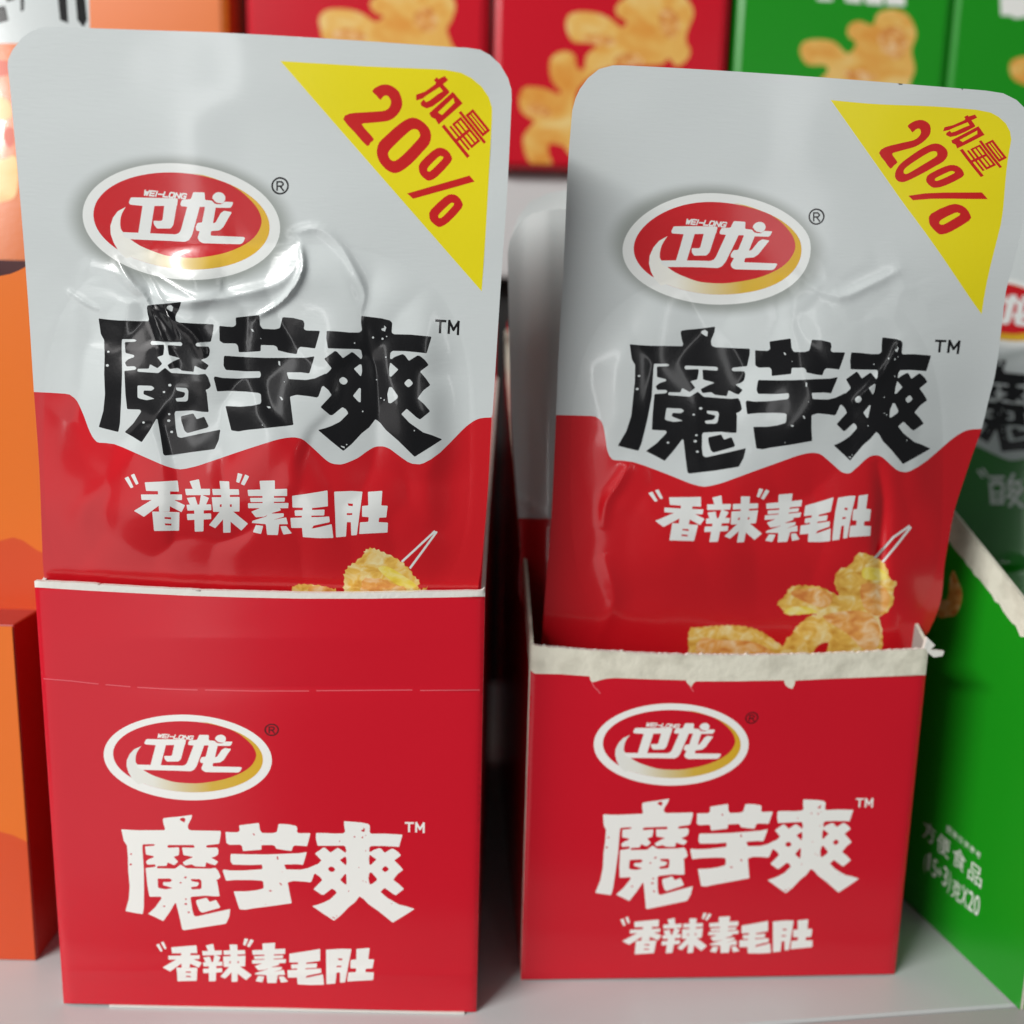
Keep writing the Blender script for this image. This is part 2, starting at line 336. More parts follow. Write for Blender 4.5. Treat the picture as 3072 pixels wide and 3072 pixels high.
# holes belong to one glyph each, so paint them back in the ground colour of the pouch afterwards
def title(ink,ground):
    return Art().add(ink,MO+YU+SH).add(ground,MOH+YUH+SHH)
a=loc(360,1400,4.794); b=loc(730,1400,4)
SUB=[a((65,165),(120,140),(195,295),(155,310)),a((155,120),(205,100),(268,245),(230,262)),a((1695,90),(1762,110),(1715,235),(1670,220)),a((1800,110),(1858,140),(1788,272),(1738,250)),
 a((355,225),(830,200),(848,358),(375,348)),a((545,345),(722,345),(715,648),(562,648)),a((300,400),(892,400),(892,480),(310,478)),a((460,475),(640,475),(570,550),(345,722),(200,635)),a((690,470),(780,480),(935,555),(885,655),(700,560)),a((462,645),(855,655),(850,920),(490,925)),
 a((1000,210),(1135,180),(1165,325),(1050,330)),a((935,320),(1295,318),(1295,408),(950,410)),a((960,450),(1080,435),(1115,545),(1010,555)),a((1165,400),(1280,450),(1235,550),(1140,550)),a((955,548),(1310,542),(1315,625),(970,632)),a((960,680),(1310,672),(1312,755),(970,768)),a((1065,545),(1205,545),(1200,930),(1075,935)),
 a((1430,205),(1570,212),(1575,330),(1445,330)),a((1325,320),(1708,325),(1715,405),(1335,408)),a((1455,395),(1580,395),(1580,445),(1455,445)),a((1320,440),(1720,435),(1718,645),(1340,650)),a((1440,640),(1530,640),(1480,760),(1370,885),(1280,840)),a((1480,640),(1590,640),(1590,948),(1485,950)),a((1530,640),(1620,640),(1840,820),(1745,920),(1590,790)),
 b((195,170),(378,165),(378,275),(205,280)),b((50,278),(525,265),(525,352),(60,352)),b((80,375),(500,372),(495,420),(88,425)),b((55,438),(542,435),(538,498),(58,498)),b((228,260),(370,260),(365,505),(232,505)),b((95,540),(230,485),(440,495),(450,525),(330,560),(250,600),(150,608)),b((330,540),(340,562),(485,560),(485,600),(360,638),(515,608),(535,690),(430,690),(415,820),(285,818),(270,690),(100,675),(110,650),(270,600)),b((150,700),(238,712),(212,808),(115,785)),b((445,715),(515,712),(582,800),(480,815)),
 b((585,350),(860,310),(1010,285),(1015,475),(850,495),(590,490)),b((715,480),(828,480),(815,620),(700,620)),b((615,525),(975,515),(970,585),(620,590)),b((565,615),(1030,598),(1038,665),(840,708),(828,735),(575,735)),b((700,700),(835,742),(1060,690),(1080,855),(900,858),(715,845)),
 b((1090,300),(1300,292),(1430,300),(1362,820),(1295,825),(1290,665),(1242,665),(1232,838),(1112,848)),
 b((1495,302),(1668,290),(1655,465),(1732,470),(1715,608),(1630,612),(1622,665),(1735,672),(1730,790),(1390,808),(1400,668),(1500,662),(1505,605),(1425,600),(1425,472),(1500,465))]
SUBH=[a((640,725),(735,728),(735,758),(640,750)),a((645,815),(740,820),(738,848),(648,842)),a((1435,545),(1462,540),(1462,578),(1435,580)),a((1580,542),(1608,542),(1606,578),(1582,580)),b((1252,440),(1315,445),(1312,475),(1262,468)),b((1242,558),(1308,558),(1305,580),(1242,582))]
SUB=[rc(p,2) for p in SUB]
def subtitle(ink,ground): return Art().add(ink,SUB).add(ground,SUBH)
# logo ---------------------------------------------------------------
T6=math.radians(6)
a=loc(230,470,4); b=loc(560,470,5.084)
RING_O=ell(544,664.5,297.5,173.5,T6,72); RING_I=ell(544.5,663,265.5,144,T6,72)
GOLDP=sm([(377,621),(366,640),(361,660),(362,685),(372,699),(390,717),(420,737),(455,752),(492,765),(525,771),(580,774),(619,770),(658,763),(698,751),(737,732),(763,712),(778,690),(785,667),(782,647),(772,625),(757,606),(737,586),(717,570),(688,553),(648,537),(609,525),(575,519)],2,False)
ang=np.linspace(-1.45,2.12,40); E_=np.c_[265.2*np.cos(ang),143.7*np.sin(ang)]; E_=np.c_[544.5+E_[:,0]*math.cos(T6)-E_[:,1]*math.sin(T6),663+E_[:,0]*math.sin(T6)+E_[:,1]*math.cos(T6)]
OUT=[(378,775),(355,752),(341,728),(332,702),(331,678),(339,653),(353,634)]
CRES=np.r_[GOLDP,E_[1:],np.array(OUT)]
LET=[rc(a((650,488),(1215,500),(1205,590),(800,592),(640,575),(625,550))),rc(a((795,560),(935,580),(880,925),(740,915)),1),rc(a((1055,560),(1205,560),(1160,820),(1130,862),(965,862),(930,820),(920,768),(1010,772),(1030,760))),
 rc(a((540,905),(1190,932),(1230,915),(1250,880),(1330,590),(1480,590),(1385,940),(1350,1000),(1300,1022),(1100,1010),(640,990),(570,960))),
 rc(a((1265,515),(1370,510),(1400,425),(1535,430),(1540,520),(1625,528),(1650,560),(1690,572),(1740,570),(1775,540),(1880,545),(1860,600),(1840,615),(1665,612),(1640,602),(1330,602),(1250,592),(1245,560))),
 ell(230+1706/4,470+498/4,19.5,18,0,24),
 rc(b((240,740),(445,760),(400,1020),(440,1005),(520,860),(570,825),(690,845),(620,965),(560,1075),(500,1125),(370,1135),(365,1205),(870,1225),(890,1240),(860,1310),(820,1335),(250,1320),(195,1290),(165,1240),(200,1135),(150,1130),(135,1080),(165,1010),(235,1005),(280,765)))]
GAP=[a((1622,512),(1638,545),(1675,566),(1735,570),(1735,560),(1680,550),(1650,528),(1638,505))]
def letters(spec,ox,oy,cw,h,w,slant=0.25,rot=0):
    P=[]
    for s_,x0 in spec:
        for st in s_:
            q=[((x0+px*cw)+slant*h*(1-py),py*h) for px,py in st]
            q=[(ox+x*math.cos(rot)-y*math.sin(rot),oy+x*math.sin(rot)+y*math.cos(rot)) for x,y in q]
            P+=stroke(q,w)
    return P
GW=[[(0,0),(.25,1),(.5,.25),(.75,1),(1,0)]]; GE=[[(1,0),(0,0),(0,1),(1,1)],[(0,.5),(.85,.5)]]; GI=[[(.5,0),(.5,1)]]; GH=[[(0,.55),(1,.55)]]; GL=[[(0,0),(0,1),(1,1)]]
GO=[[(.15,0),(.85,0),(1,.2),(1,.8),(.85,1),(.15,1),(0,.8),(0,.2),(.15,0)]]; GN=[[(0,1),(0,0),(1,1),(1,0)]]; GG=[[(1,.1),(.8,0),(.2,0),(0,.2),(0,.8),(.2,1),(1,1),(1,.55),(.6,.55)]]
WL=letters([(GW,0),(GE,18),(GI,30),(GH,43),(GL,59),(GO,76),(GN,94),(GG,112)],432,571,13,14,4.4,.25,.085)
WL=[p for p in WL]
rcx,rcy=560+1425/5.084,470+445/5.084
REG_O=ell(rcx,rcy,26.5,26.5,0,30); REG_I=ell(rcx,rcy,21,21,0,26)
RLET=stroke([(rcx-9,rcy+13),(rcx-9,rcy-12),(rcx+4,rcy-12),(rcx+9,rcy-7),(rcx+9,rcy-4),(rcx+4,rcy+1),(rcx-9,rcy+1)],5)+stroke([(rcx,rcy+1),(rcx+10,rcy+14)],5)
def logo(ringw,inner,gold,letter,reg):
    return Art().add(ringw,RING_O).add(inner,RING_I).add(gold,CRES).add(letter,LET).add(inner,GAP).add(letter,WL).add(reg,[REG_O],[REG_I]).add(reg,RLET)
# yellow corner ------------------------------------------------------
YEL=np.array([(841,183),(1100,199),(1334,209),(1383,218),(1414,234),(1445,260),(1466,291),(1476,322),(1476,355),(1457,700),(1445,874),(1000,366)],float)
a=loc(1000,200,3.864)
TW=[sm(a((450,280),(520,225),(600,205),(680,225),(760,290),(798,400),(790,480),(740,560),(660,620),(560,640),(400,655),(330,668),(400,755),(470,840),(430,880),(390,920),(250,765),(115,610),(185,545),(340,530),(500,520),(600,508),(650,470),(668,410),(650,360),(620,335),(580,345),(545,385),(500,335)),2),
 sm(a((505,960),(530,880),(600,810),(720,700),(830,620),(920,590),(1010,620),(1100,700),(1135,800),(1110,900),(1040,980),(950,1080),(850,1170),(760,1225),(690,1232),(610,1190),(540,1110),(508,1030)),2),
 sm(a((990,1180),(1010,1110),(1150,975),(1240,938),(1320,970),(1370,1040),(1360,1110),(1210,1270),(1130,1318),(1080,1315),(1010,1250)),2),
 a((855,1470),(1578,1262),(1638,1332),(925,1532)),
 sm(a((1112,1730),(1130,1660),(1290,1510),(1370,1478),(1440,1500),(1492,1570),(1488,1640),(1340,1800),(1250,1855),(1200,1850),(1130,1790)),2)]
TWH=[sm(a((635,1010),(660,960),(770,850),(880,750),(930,725),(980,735),(1005,790),(990,830),(900,930),(800,1030),(720,1090),(680,1088),(650,1060)),2),sm(a((1090,1195),(1105,1160),(1220,1045),(1260,1042),(1272,1065),(1150,1190),(1112,1215),(1095,1210)),2),sm(a((1217,1735),(1235,1700),(1350,1590),(1385,1580),(1395,1605),(1280,1730),(1240,1755),(1220,1750)),2)]
JIA=[a((1165,155),(1200,122),(1345,285),(1305,325)),a((1290,108),(1332,155),(1235,235),(1100,322),(1030,372),(960,392),(960,325),(1060,290),(1180,205),(1205,150)),a((1310,260),(1348,300),(1250,390),(1150,462),(1080,485),(1020,455),(1010,420),(1045,380),(1075,410),(1120,390),(1210,320)),a((1385,290),(1500,425),(1220,672),(1185,610),(1135,585),(1110,540))]
JIAH=[a((1390,362),(1405,418),(1260,560),(1212,530))]
LI=[]
def q_(x,y): return A(1275+x*275+y*300,700+x*340-y*250)
for pl,wd in (([(0,.02),(1,.02)],33),([(.12,.17),(.88,.17)],22),([(.12,.56),(.88,.56),(.88,.29),(.12,.29),(.12,.56)],24),([(.12,.425),(.88,.425)],18),([(.5,.02),(.5,.56)],30),([(0,.665),(1,.665)],28),([(.17,.98),(.83,.98),(.83,.77),(.17,.77),(.17,.98)],26),([(.17,.875),(.83,.875)],16)):
    LI+=[p for p in stroke([q_(*t) for t in pl],wd*1.22)]
LI=[p/3.864+A(1000,200) for p in LI]
YELLOW=Art().add('yellow',YEL).add('redink',TW).add('yellow',TWH).add('redink',[p for p in JIA]).add('yellow',JIAH).add('redink',LI)
# lower colour field boundary ---------------------------------------
WAVE=sm([(60,1174),(103,1176),(195,1181),(215,1188),(231,1203),(245,1232),(254,1254),(264,1282),(276,1308),(287,1322),(298,1328),(342,1332),(400,1356),(477,1390),(510,1402),(541,1408),(575,1402),(604,1394),(700,1361),(795,1330),(840,1317),(874,1312),(895,1314),(914,1322),(954,1358),(978,1380),(994,1389.5),(1013,1393),(1033,1391),(1073,1374),(1095,1358),(1121,1342),(1138,1339),(1153,1340),(1170,1347),(1185,1358),(1224,1386),(1248,1392),(1272,1389),(1320,1358),(1383,1294),(1408,1272),(1431,1258),(1455,1253),(1500,1252)],2,False)
FIELD=np.r_[WAVE,np.array([(1560,1252),(1560,2600),(40,2600),(40,1174)])]
# food on the right pouch (its own frame) and on the left pouch
a=loc(2000,1600,2.415)
RF1=scallop(sm(a((165,700),(230,682),(400,668),(570,675),(690,715),(790,785),(860,832),(900,900),(860,990),(200,990),(160,860)),3),8,1.6,1)
RF2=scallop(sm(a((860,780),(905,740),(930,690),(970,650),(1040,597),(1090,590),(1050,580),(960,590),(870,590),(830,540),(800,505),(860,450),(890,395),(960,378),(1100,385),(1180,420),(1250,450),(1215,360),(1240,270),(1330,230),(1380,150),(1440,145),(1540,190),(1590,240),(1620,330),(1670,355),(1640,420),(1645,490),(1600,570),(1540,610),(1560,700),(1560,860),(1540,990),(860,990)),3),8,1.8,2)
RFH=sm(a((1060,870),(1100,810),(1170,790),(1160,850),(1130,970),(1050,970)),3)
RFO=[sm(a((250,760),(400,775),(600,780),(740,840),(760,900),(250,890)),3),sm(a((1130,600),(1400,560),(1530,640),(1540,800),(1440,850),(1300,720)),3),sm(a((900,420),(1080,400),(1200,450),(1150,540),(960,480)),3)]
RFY=[sm(a((870,545),(1000,530),(1090,575),(880,588)),3),sm(a((1430,250),(1560,260),(1600,330),(1500,340),(1420,320)),3)]
RFP=[sm(a((1410,370),(1560,380),(1620,480),(1540,600),(1430,540)),3)]
RSK=stroke([(2625,1673),(2680,1612),(2727,1579)],7)+stroke([(2648,1685),(2690,1635),(2731,1583)],7)
FOODR=Art().add('logowhite',RSK).add('food',[RF1,RF2]).add('foodorange',RFO+RFP).add('foodyellow',RFY).add('red',RFH)
a=loc(860,1560,3.715)
LFB=[scallop(sm(a((650,590),(690,520),(760,470),(860,385),(870,340),(930,310),(1000,325),(1080,360),(1200,415),(1300,485),(1370,550),(1430,640),(1480,685),(1460,755),(1500,775),(1575,748),(1560,790),(1700,1100),(1500,1500),(700,1500),(640,690)),3),8,3,5),scallop(sm(a((50,790),(100,730),(160,715),(270,720),(400,735),(500,770),(560,800),(600,1200),(0,1200)),3),8,2,6)]
LFO=[scallop(sm(a((820,800),(860,650),(940,650),(1080,660),(1200,720),(1340,775),(1340,1000),(820,1000)),3),8,2,7),sm(a((240,800),(260,740),(420,740),(520,790),(500,900),(250,900)),3)]
LFY=[sm(a((1020,530),(1130,520),(1300,620),(1440,720),(1400,760),(1250,730),(1080,610)),3)]
LSK=stroke([(1207,1684),(1303,1595)],6.5)+stroke([(1231,1703),(1308,1598)],6.5)+stroke([(1301,1596),(1309,1597)],6)
FOODL=Art().add('logowhite',LSK).add('food',LFB).add('foodyellow',LFY).add('foodorange',LFO)
# landmark pairs: left frame -> right pouch
PAIR=[((841,183),(2492,300)),((1476,340),(3031,433)),((1445,874),(2945,943)),((1352,213),(2945,333)),((1000,366),(2612,470)),((1222,620),(2718,621)),((1100,199),(2722,316)),((1462,600),(3005,660)),
((248,640),(1869,736)),((840,667),(2433,747)),((510,489),(2135,579)),((578,840),(2163,914)),((386,607),(2013.5,694)),((735,713),(2332,792)),((656,595),(2277.5,683)),((840,557.5),(2449,650)),
((295.5,955),(1889,1032.5)),((544,905.5),(2146,979.5)),((641,973),(2249.5,1046)),((296,1281),(1853,1337)),((490,1365),(2062.5,1419)),((661,1289),(2238,1344.5)),
((880.5,1275),(2436.5,1323)),((960,992.5),(2535.6,1057)),((641,1129),(2237.5,1201.5)),((1084,947.5),(2647,1012)),((1295,1010),(2793.5,1066.5)),((1291,1155),(2781.6,1201)),((1327,1318),(2792,1346)),((1244,1371),(2709,1392.6)),((954,1290),(2501,1336)),((1030,1353),(2550,1382)),
((1308,959),(2807.5,1020)),((1379.5,964.5),(2882.6,1023.6)),((103,1176),(1670,1245)),((195,1181),(1773,1247.7)),((298,1327),(1844.6,1379.5)),((541,1408),(2113,1460)),((874,1312),(2432,1358.5)),((1013,1393),(2546,1420)),((1139,1340),(2624,1367)),((1248,1392),(2709,1416)),((1476,1253),(2939.5,1287.6)),
((373.6,1434),(1945,1478.6)),((402,1532.5),(1966,1562.5)),((462,1593),(2008,1621)),((824.5,1441),(2378,1480)),((909,1611),(2424,1625.5)),((982.5,1471),(2501,1491)),((1162.5,1597.5),(2611,1607.5)),((1147,1472.5),(2604,1483)),((60,110),(1757,232)),((866.5,557.5),(2474,650)),((813.5,557.5),(2425,650)),((840,531),(2449,625)),((840,584),(2449,675)),((135,1745),(1652,1720)),((1440,1745),(2835,1700))]
L2R=tps([p[0] for p in PAIR],[p[1] for p in PAIR],.0004)
LB_T=homog([(295.5,955),(544,905.5),(641,973),(296,1281),(490,1365),(661,1289),(960,992.5),(880.5,1275),(1084,947.5),(1295,1010),(1291,1155),(1327,1318),(1244,1371),(954,1290),(1030,1353),(1308,959),(1379.5,964.5)],
 [(361.7,2483),(574,2447),(668,2499),(370,2735),(552.6,2787),(695.7,2719.5),(932,2505),(878.5,2707.6),(1029.6,2465),(1208.5,2505),(1208.5,2608),(1244,2727.5),(1177,2771),(934,2719.5),(998,2767),(1216,2463),(1276,2463)])
RB_T=homog([(295.5,955),(544,905.5),(641,973),(296,1281),(490,1365),(661,1289),(960,992.5),(880.5,1275),(1084,947.5),(1295,1010),(1291,1155),(1327,1318),(1244,1371),(954,1290),(1030,1353),(1308,959),(1379.5,964.5)],
 [(1801,2440.8),(2004,2403),(2090,2449),(1777.5,2676),(1949.5,2718),(2079.7,2655),(2319,2428),(2256,2634),(2414,2403),(2560,2428),(2558,2525),(2571,2638),(2516,2687),(2298,2640),(2352.5,2684),(2571,2390),(2617,2390)])
_s=[(373.6,1434),(402,1532.5),(462,1593),(824.5,1441),(909,1611),(982.5,1471),(1162.5,1597.5),(1147,1472.5)]
LB_S=homog(_s,[(457,2835),(493,2902),(540.6,2946),(827,2828.5),(882.5,2946),(970,2844),(1117,2946),(1109,2844)])
RB_S=homog(_s,[(1851,2760),(1870,2818.6),(1912,2865),(2201,2750),(2235,2860.5),(2298,2764),(2436.5,2841),(2428,2755.6)])
_g=[(248,640),(840,667),(510,489),(578,840),(386,607),(735,713),(656,595),(840,557.5)]
LB_L=homog(_g,[(314,2254.4),(815,2274),(548.6,2140.7),(588,2397.5),(425,2232),(727.5,2302),(660,2215),(813,2188)])
RB_L=homog(_g,[(1780,2222.5),(2246,2235),(2008,2110.8),(2029,2352.6),(1903,2195),(2163.6,2264.5),(2115,2179),(2254,2149)])
M['gold_l']=grad_mat('gold print left pouch',331,812,GOLD)
M['gold_r']=grad_mat('gold print right pouch',1945,2402,GOLD)
M['gold_lb']=grad_mat('gold print left box',385,790,GOLD,.3)
M['gold_rb']=grad_mat('gold print right box',1845,2225,GOLD,.3)
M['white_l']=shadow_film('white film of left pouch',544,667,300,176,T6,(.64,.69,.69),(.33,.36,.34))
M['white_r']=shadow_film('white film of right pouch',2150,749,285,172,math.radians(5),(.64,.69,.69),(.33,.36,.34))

# ================================================================== SETTING
def poly_slab(name,pts,z0,z1,matn,kind='structure'):
    mb=MB(); mb.quadprism([(x,y,z0) for x,y in pts],[(x,y,z1) for x,y in pts]); o=mb.build(name,[matn]); tag(o,kind=kind); return o
ea=ground(2330,3072);eb=ground(3009,3022); ed=(eb-ea)/np.linalg.norm(eb-ea); nrm2=A(-ed[1],ed[0],0)
sl=lambda x,off: (x, ea[1]+(x-ea[0])*ed[1]/ed[0]+off)
poly_slab('shelf',[sl(-1.2,.0006),sl(1.2,.0006),(1.2,1.0),(-1.2,1.0)],-.018,0,'shelf').modifiers.new('bevel','BEVEL').width=.0006
poly_slab('shelf_front_rail',[sl(-1.2,-.03),sl(1.2,-.03),sl(1.2,-.0004),sl(-1.2,-.0004)],-.02,.0003,'rail').modifiers.new('bevel','BEVEL').width=.0006
mb=MB(); mb.box((-1.2,.62,0),(1.2,.63,.9)); tag(mb.build('back_panel',['back']),kind='structure')
ZB=on_plane(np.array([(1600,507)],float),A(0,.446,0),A(0,-1,0))[0][2]
mb=MB(); mb.box((-.45,.455,.190),(.45,.618,ZB-.0006)); tag(mb.build('rear_shelf_step',['riser'],bevel=.002),kind='structure')
mb=MB(); mb.box((-.45,.47,0),(.45,.6,.190)); tag(mb.build('rear_shelf_support',['back']),kind='structure')

# ================================================================== POUCHES
def vnoise(x,y,seed):
    r=np.random.RandomState(seed); g=r.rand(64,64); xi=np.floor(x).astype(int);yi=np.floor(y).astype(int); fx=x-xi;fy=y-yi
    fx=fx*fx*fx*(fx*(fx*6-15)+10);fy=fy*fy*fy*(fy*(fy*6-15)+10)
    G=lambda i,j:g[i%64,j%64]
    return (G(xi,yi)*(1-fx)+G(xi+1,yi)*fx)*(1-fy)+(G(xi,yi+1)*(1-fx)+G(xi+1,yi+1)*fx)*fy
def segdist(P,pts):
    best=np.full(len(P),1e9); tt=np.zeros(len(P)); pts=np.asarray(pts,float); L=np.r_[0,np.cumsum(np.linalg.norm(np.diff(pts,axis=0),axis=1))]
    for i,(a_,b_) in enumerate(zip(pts[:-1],pts[1:])):
        d=b_-a_; t=np.clip(((P-a_)@d)/(d@d),0,1); q=np.linalg.norm(P-(a_+t[:,None]*d),axis=1); k=q<best; best[k]=q[k]; tt[k]=(L[i]+t[k]*(L[i+1]-L[i]))/L[-1]
    return best,tt
def ss(x,a_,b_): t=np.clip((x-a_)/(b_-a_),0,1); return t*t*(3-2*t)
def facets(P,c,rx,ry,n,sx,sy,tilt,k,sharp,seed,sign):
    """crumpled film: a soft minimum (or maximum) of many tilted shallow bowls"""
    r=np.random.RandomState(seed); S=[]
    for j in range(-n,n+1):
        for i in range(-n,n+1):
            q=A(c[0]+(i+.5*(j%2)+r.uniform(-.42,.42))*sx,c[1]+(j+r.uniform(-.42,.42))*sy)
            if abs(q[0]-c[0])<rx*1.2 and abs(q[1]-c[1])<ry*1.2: S.append((q,r.randn(2)*tilt,r.randn()*.12))
    acc=np.zeros(len(P))
    for q,g,o in S:
        dx=(P[:,0]-q[0])/sx; dy=(P[:,1]-q[1])/sy
        h=g[0]*dx+g[1]*dy+k*(dx*dx+dy*dy)+o
        acc+=np.exp(-np.clip(h,-4,30)*sharp)
    return sign*(-np.log(acc+1e-300)/sharp)
def ridge(P,pts,wid,amp):
    d,t=segdist(P,sm(pts,4,False)); return amp*(.55*np.exp(-(d/wid)**2)+.45*np.exp(-np.sqrt((d/wid*1.6)**2+.05)))*np.sqrt(np.clip(np.sin(np.pi*np.clip(t,0,1)),0,1)+.02)
def invz(pts):
    """inverse depth is linear across a flat tilted sheet"""
    B=np.array([[x/1000,y/1000,1] for x,y,z in pts]); c=np.linalg.lstsq(B,np.array([1/z for *_,z in pts]),rcond=None)[0]
    return lambda P: 1/(P@(c[:2]/1000)+c[2])
def make_pouch(name,label,outline,art,base,zb,H,step,thick=.0005,group=None):
    outline=np.asarray(outline,float)
    pos=lambda P: CP+rays(P)*(zb(P)-H(P))[:,None]
    P,T,mi=sheet(outline,art,base,step)
    # plain back face of the pouch
    bp,bt,bm=sheet(outline,Art(),'white',step*3.5)
    bpos=CP+rays(bp)*(zb(bp)+thick+.0003+np.maximum(.7*H(bp),-H(bp)+.0004))[:,None]
    f_=np.cross(bpos[bt[:,1]]-bpos[bt[:,0]],bpos[bt[:,2]]-bpos[bt[:,0]]); k=(f_*(bpos[bt[:,0]]-CP)).sum(1)<0; bt[k]=bt[k][:,::-1]
    # thin closed edge
    ol=resamp(outline,step*1.5); n=len(ol); ev=np.r_[pos(ol),CP+rays(ol)*(zb(ol)+thick+.0003+np.maximum(.7*H(ol),-H(ol)+.0004))[:,None]]
    ef=[(i,(i+1)%n,n+(i+1)%n,n+i) for i in range(n)]
    nb=np.tile(cf,(len(bpos),1)); cc=ol.mean(0); en=rays(ol)*0+np.outer(ol[:,0]-cc[0],cr)+np.outer(ol[:,1]-cc[1],cd); en/=np.linalg.norm(en,axis=1)[:,None]
    V=np.r_[bpos,ev]; Fa=[tuple(t) for t in bt.tolist()]+[tuple(i+len(bpos) for i in f) for f in ef]
    o=finish(name,P,T,mi,pos,extra=(V,Fa,'white',np.r_[nb,en,en]))
    # put the origin at the pouch's foot
    c=np.array([v.co[:] for v in o.data.vertices]); p0=Vector((c[:,0].mean(),c[:,1].mean(),c[:,2].min())); o.data.transform(Matrix.Translation(-p0)); o.location=p0
    return tag(o,label,'snack pouch',group)

OL_L=np.r_[sm([(205,2880),(150,2150),(138,1900),(135,1760),(128,1677),(118,1407),(102,1179),(84,900),(60,591),(30,261)],3,False),[(23,200),(24,180),(37,151),(65,114),(93,94),(130,81.5)],sm([(160,80.5),(429,90),(692,99),(1033,119),(1351,141)],3,False),[(1400,143),(1440,149),(1470,165),(1500,193),(1524,234),(1534,268),(1535,300)],sm([(1533,340),(1524,533),(1516,662),(1509,756),(1495,967),(1478,1237),(1475,1250),(1465,1448),(1453,1602),(1442,1712),(1434,1769),(1428,1900),(1420,2150),(1395,2880)],3,False)]
OL_R=np.r_[sm([(1600,2780),(1605,2240),(1624,1937),(1640.5,1716),(1654,1554),(1668,1250),(1675,1071),(1689.5,823),(1702,533),(1708,435)],3,False),[(1717,331),(1727,294),(1739.5,267),(1764,234),(1797.5,207),(1839,196)],sm([(1870,196),(2100,208),(2452,231),(2804,259),(2960,272)],3,False),[(3010,280),(3050,300),(3085,335),(3104,385),(3108,430)],sm([(3107,480),(3090,560),(3064,690),(3038,800),(3017,878),(3000.6,1017),(2986,1121),(2965,1204),(2945,1286.5),(2919,1359),(2893,1436.6),(2862,1535),(2841,1649),(2833,1700),(2825,1790),(2807.5,1848),(2786,1895),(2768,1945),(2740,2240),(2650,2780)],3,False)]
zL=invz([(80,100,.2105),(1500,200,.2095),(150,1770,.2435),(1430,1770,.2430)])
def pouchH(P,c,rx,ry,pw,amp,noise,seed,ridges,flat_top,crump=None):
    x=(P[:,0]-c[0])/rx; y=(P[:,1]-c[1])/ry
    q=(np.abs(x)**pw+np.abs(y)**pw)**(1/pw); dome=np.cos(np.clip(q,0,1)*np.pi/2)**1.1
    mask=1-ss(q,.80,1.03)
    h=amp*dome
    n1=vnoise(P[:,0]/210+3,P[:,1]/260+5,seed)-.5
    wx=(vnoise(P[:,0]/120,P[:,1]/120,seed+3)-.5)*46; wy=(vnoise(P[:,0]/120+7,P[:,1]/120+7,seed+4)-.5)*46; Q=P+np.c_[wx,wy]
    f1=facets(Q,c,rx,ry,6,190,280,.32,.55,20,seed+7,1); f2=facets(Q,c,rx,ry,8,125,190,.32,.55,20,seed+8,-1)
    h=h+mask*noise*(1.6*n1+2.1*f1+1.9*f2)
    # gentle waviness of the flat top
    h=h+.0004*flat_top*(vnoise(P[:,0]/260+1,P[:,1]/210+2,seed+5)-.5)
    if crump is not None:
        cx,cy,rx2,ry2,am=crump; m2=np.exp(-(((P[:,0]-cx)/rx2)**2+((P[:,1]-cy)/ry2)**2)**1.5)
        h=h+am*m2*(facets(Q,(cx,cy),rx2*1.4,ry2*1.5,9,74,62,.45,.55,26,seed+21,1)+facets(Q,(cx,cy),rx2*1.4,ry2*1.5,9,98,80,.45,.55,26,seed+22,-1))
    for pts,wd,am in ridges: h=h+ridge(P,pts,wd,am)
    return h
RIDL=[([(270,800),(340,815),(400,850),(477,895),(572,905),(715,885),(835,850),(885,800),(905,740)],24,.0013),
 ([(345,765),(395,850),(440,900),(480,1000),(525,1110)],13,.0010),([(430,800),(475,880),(510,960),(535,1020)],11,.0007),
 ([(465,825),(520,858),(575,890)],7,.0005),([(900,730),(908,800),(882,860),(838,910),(770,950)],11,.0012),
 ([(880,700),(954,685),(1018,735),(1065,815),(1093,880),(1085,930)],15,.0006),
 ([(440,910),(520,960),(580,1000),(615,1070)],15,.0010),([(200,870),(260,910),(300,930)],9,.0005)]
HL=lambda P: pouchH(P,(770,1330),640,600,3.2,.0042,.0011,11,RIDL,1,(520,900,330,170,.00050))*(1-.75*ss(P[:,1],1500,1800))
art=Art().add('red',FIELD)+logo('logowhite','logored','gold_l','logowhite','black')+title('black','white_l').add('black',TM)+YELLOW+subtitle('logowhite','red')+FOODL
make_pouch('snack_pouch','white and red pouch in the left box, creased and shining below its oval logo',OL_L,art,'white_l',zL,HL,6,group='spicy snack pouches in the red display boxes')

zR=invz([(1727,220,.2330),(3080,320,.2325),(1624,1937,.2680),(2768,1945,.2720)])
_zR=zR
zR=lambda P: _zR(P)+.006*ss(P[:,0],2650,3000)*ss(P[:,1],700,1500)
RIDR=[([(1890,1390),(1855,1450),(1818,1510),(1808,1590)],20,.0010),([(1808,1660),(1842,1800),(1805,1900),(1790,1960)],24,.0009),
 ([(2630,1380),(2650,1500),(2640,1650),(2645,1800),(2640,1960)],22,-.0015),
 ([(2420,850),(2520,890),(2620,850),(2700,810)],18,.0006),([(2560,1210),(2650,1120),(2700,1020)],16,.0006)]
def HR(P): 
    h=pouchH(P,(2270,1420),560,600,3.0,.0044,.0007,31,RIDR,.8,(2560,900,260,130,.00028))
    return h*(1-.8*ss(P[:,1],1650,1930))
art=(Art().add('red',FIELD)+logo('logowhite','logored','gold_r','logowhite','black')+title('black','white_r').add('black',TM)+YELLOW+subtitle('logowhite','red')).map(L2R)+FOODR
make_pouch('snack_pouch','white and red pouch leaning out of the right box with the torn pale edge',OL_R,art,'white_r',zR,HR,6.5,group='spicy snack pouches in the red display boxes')

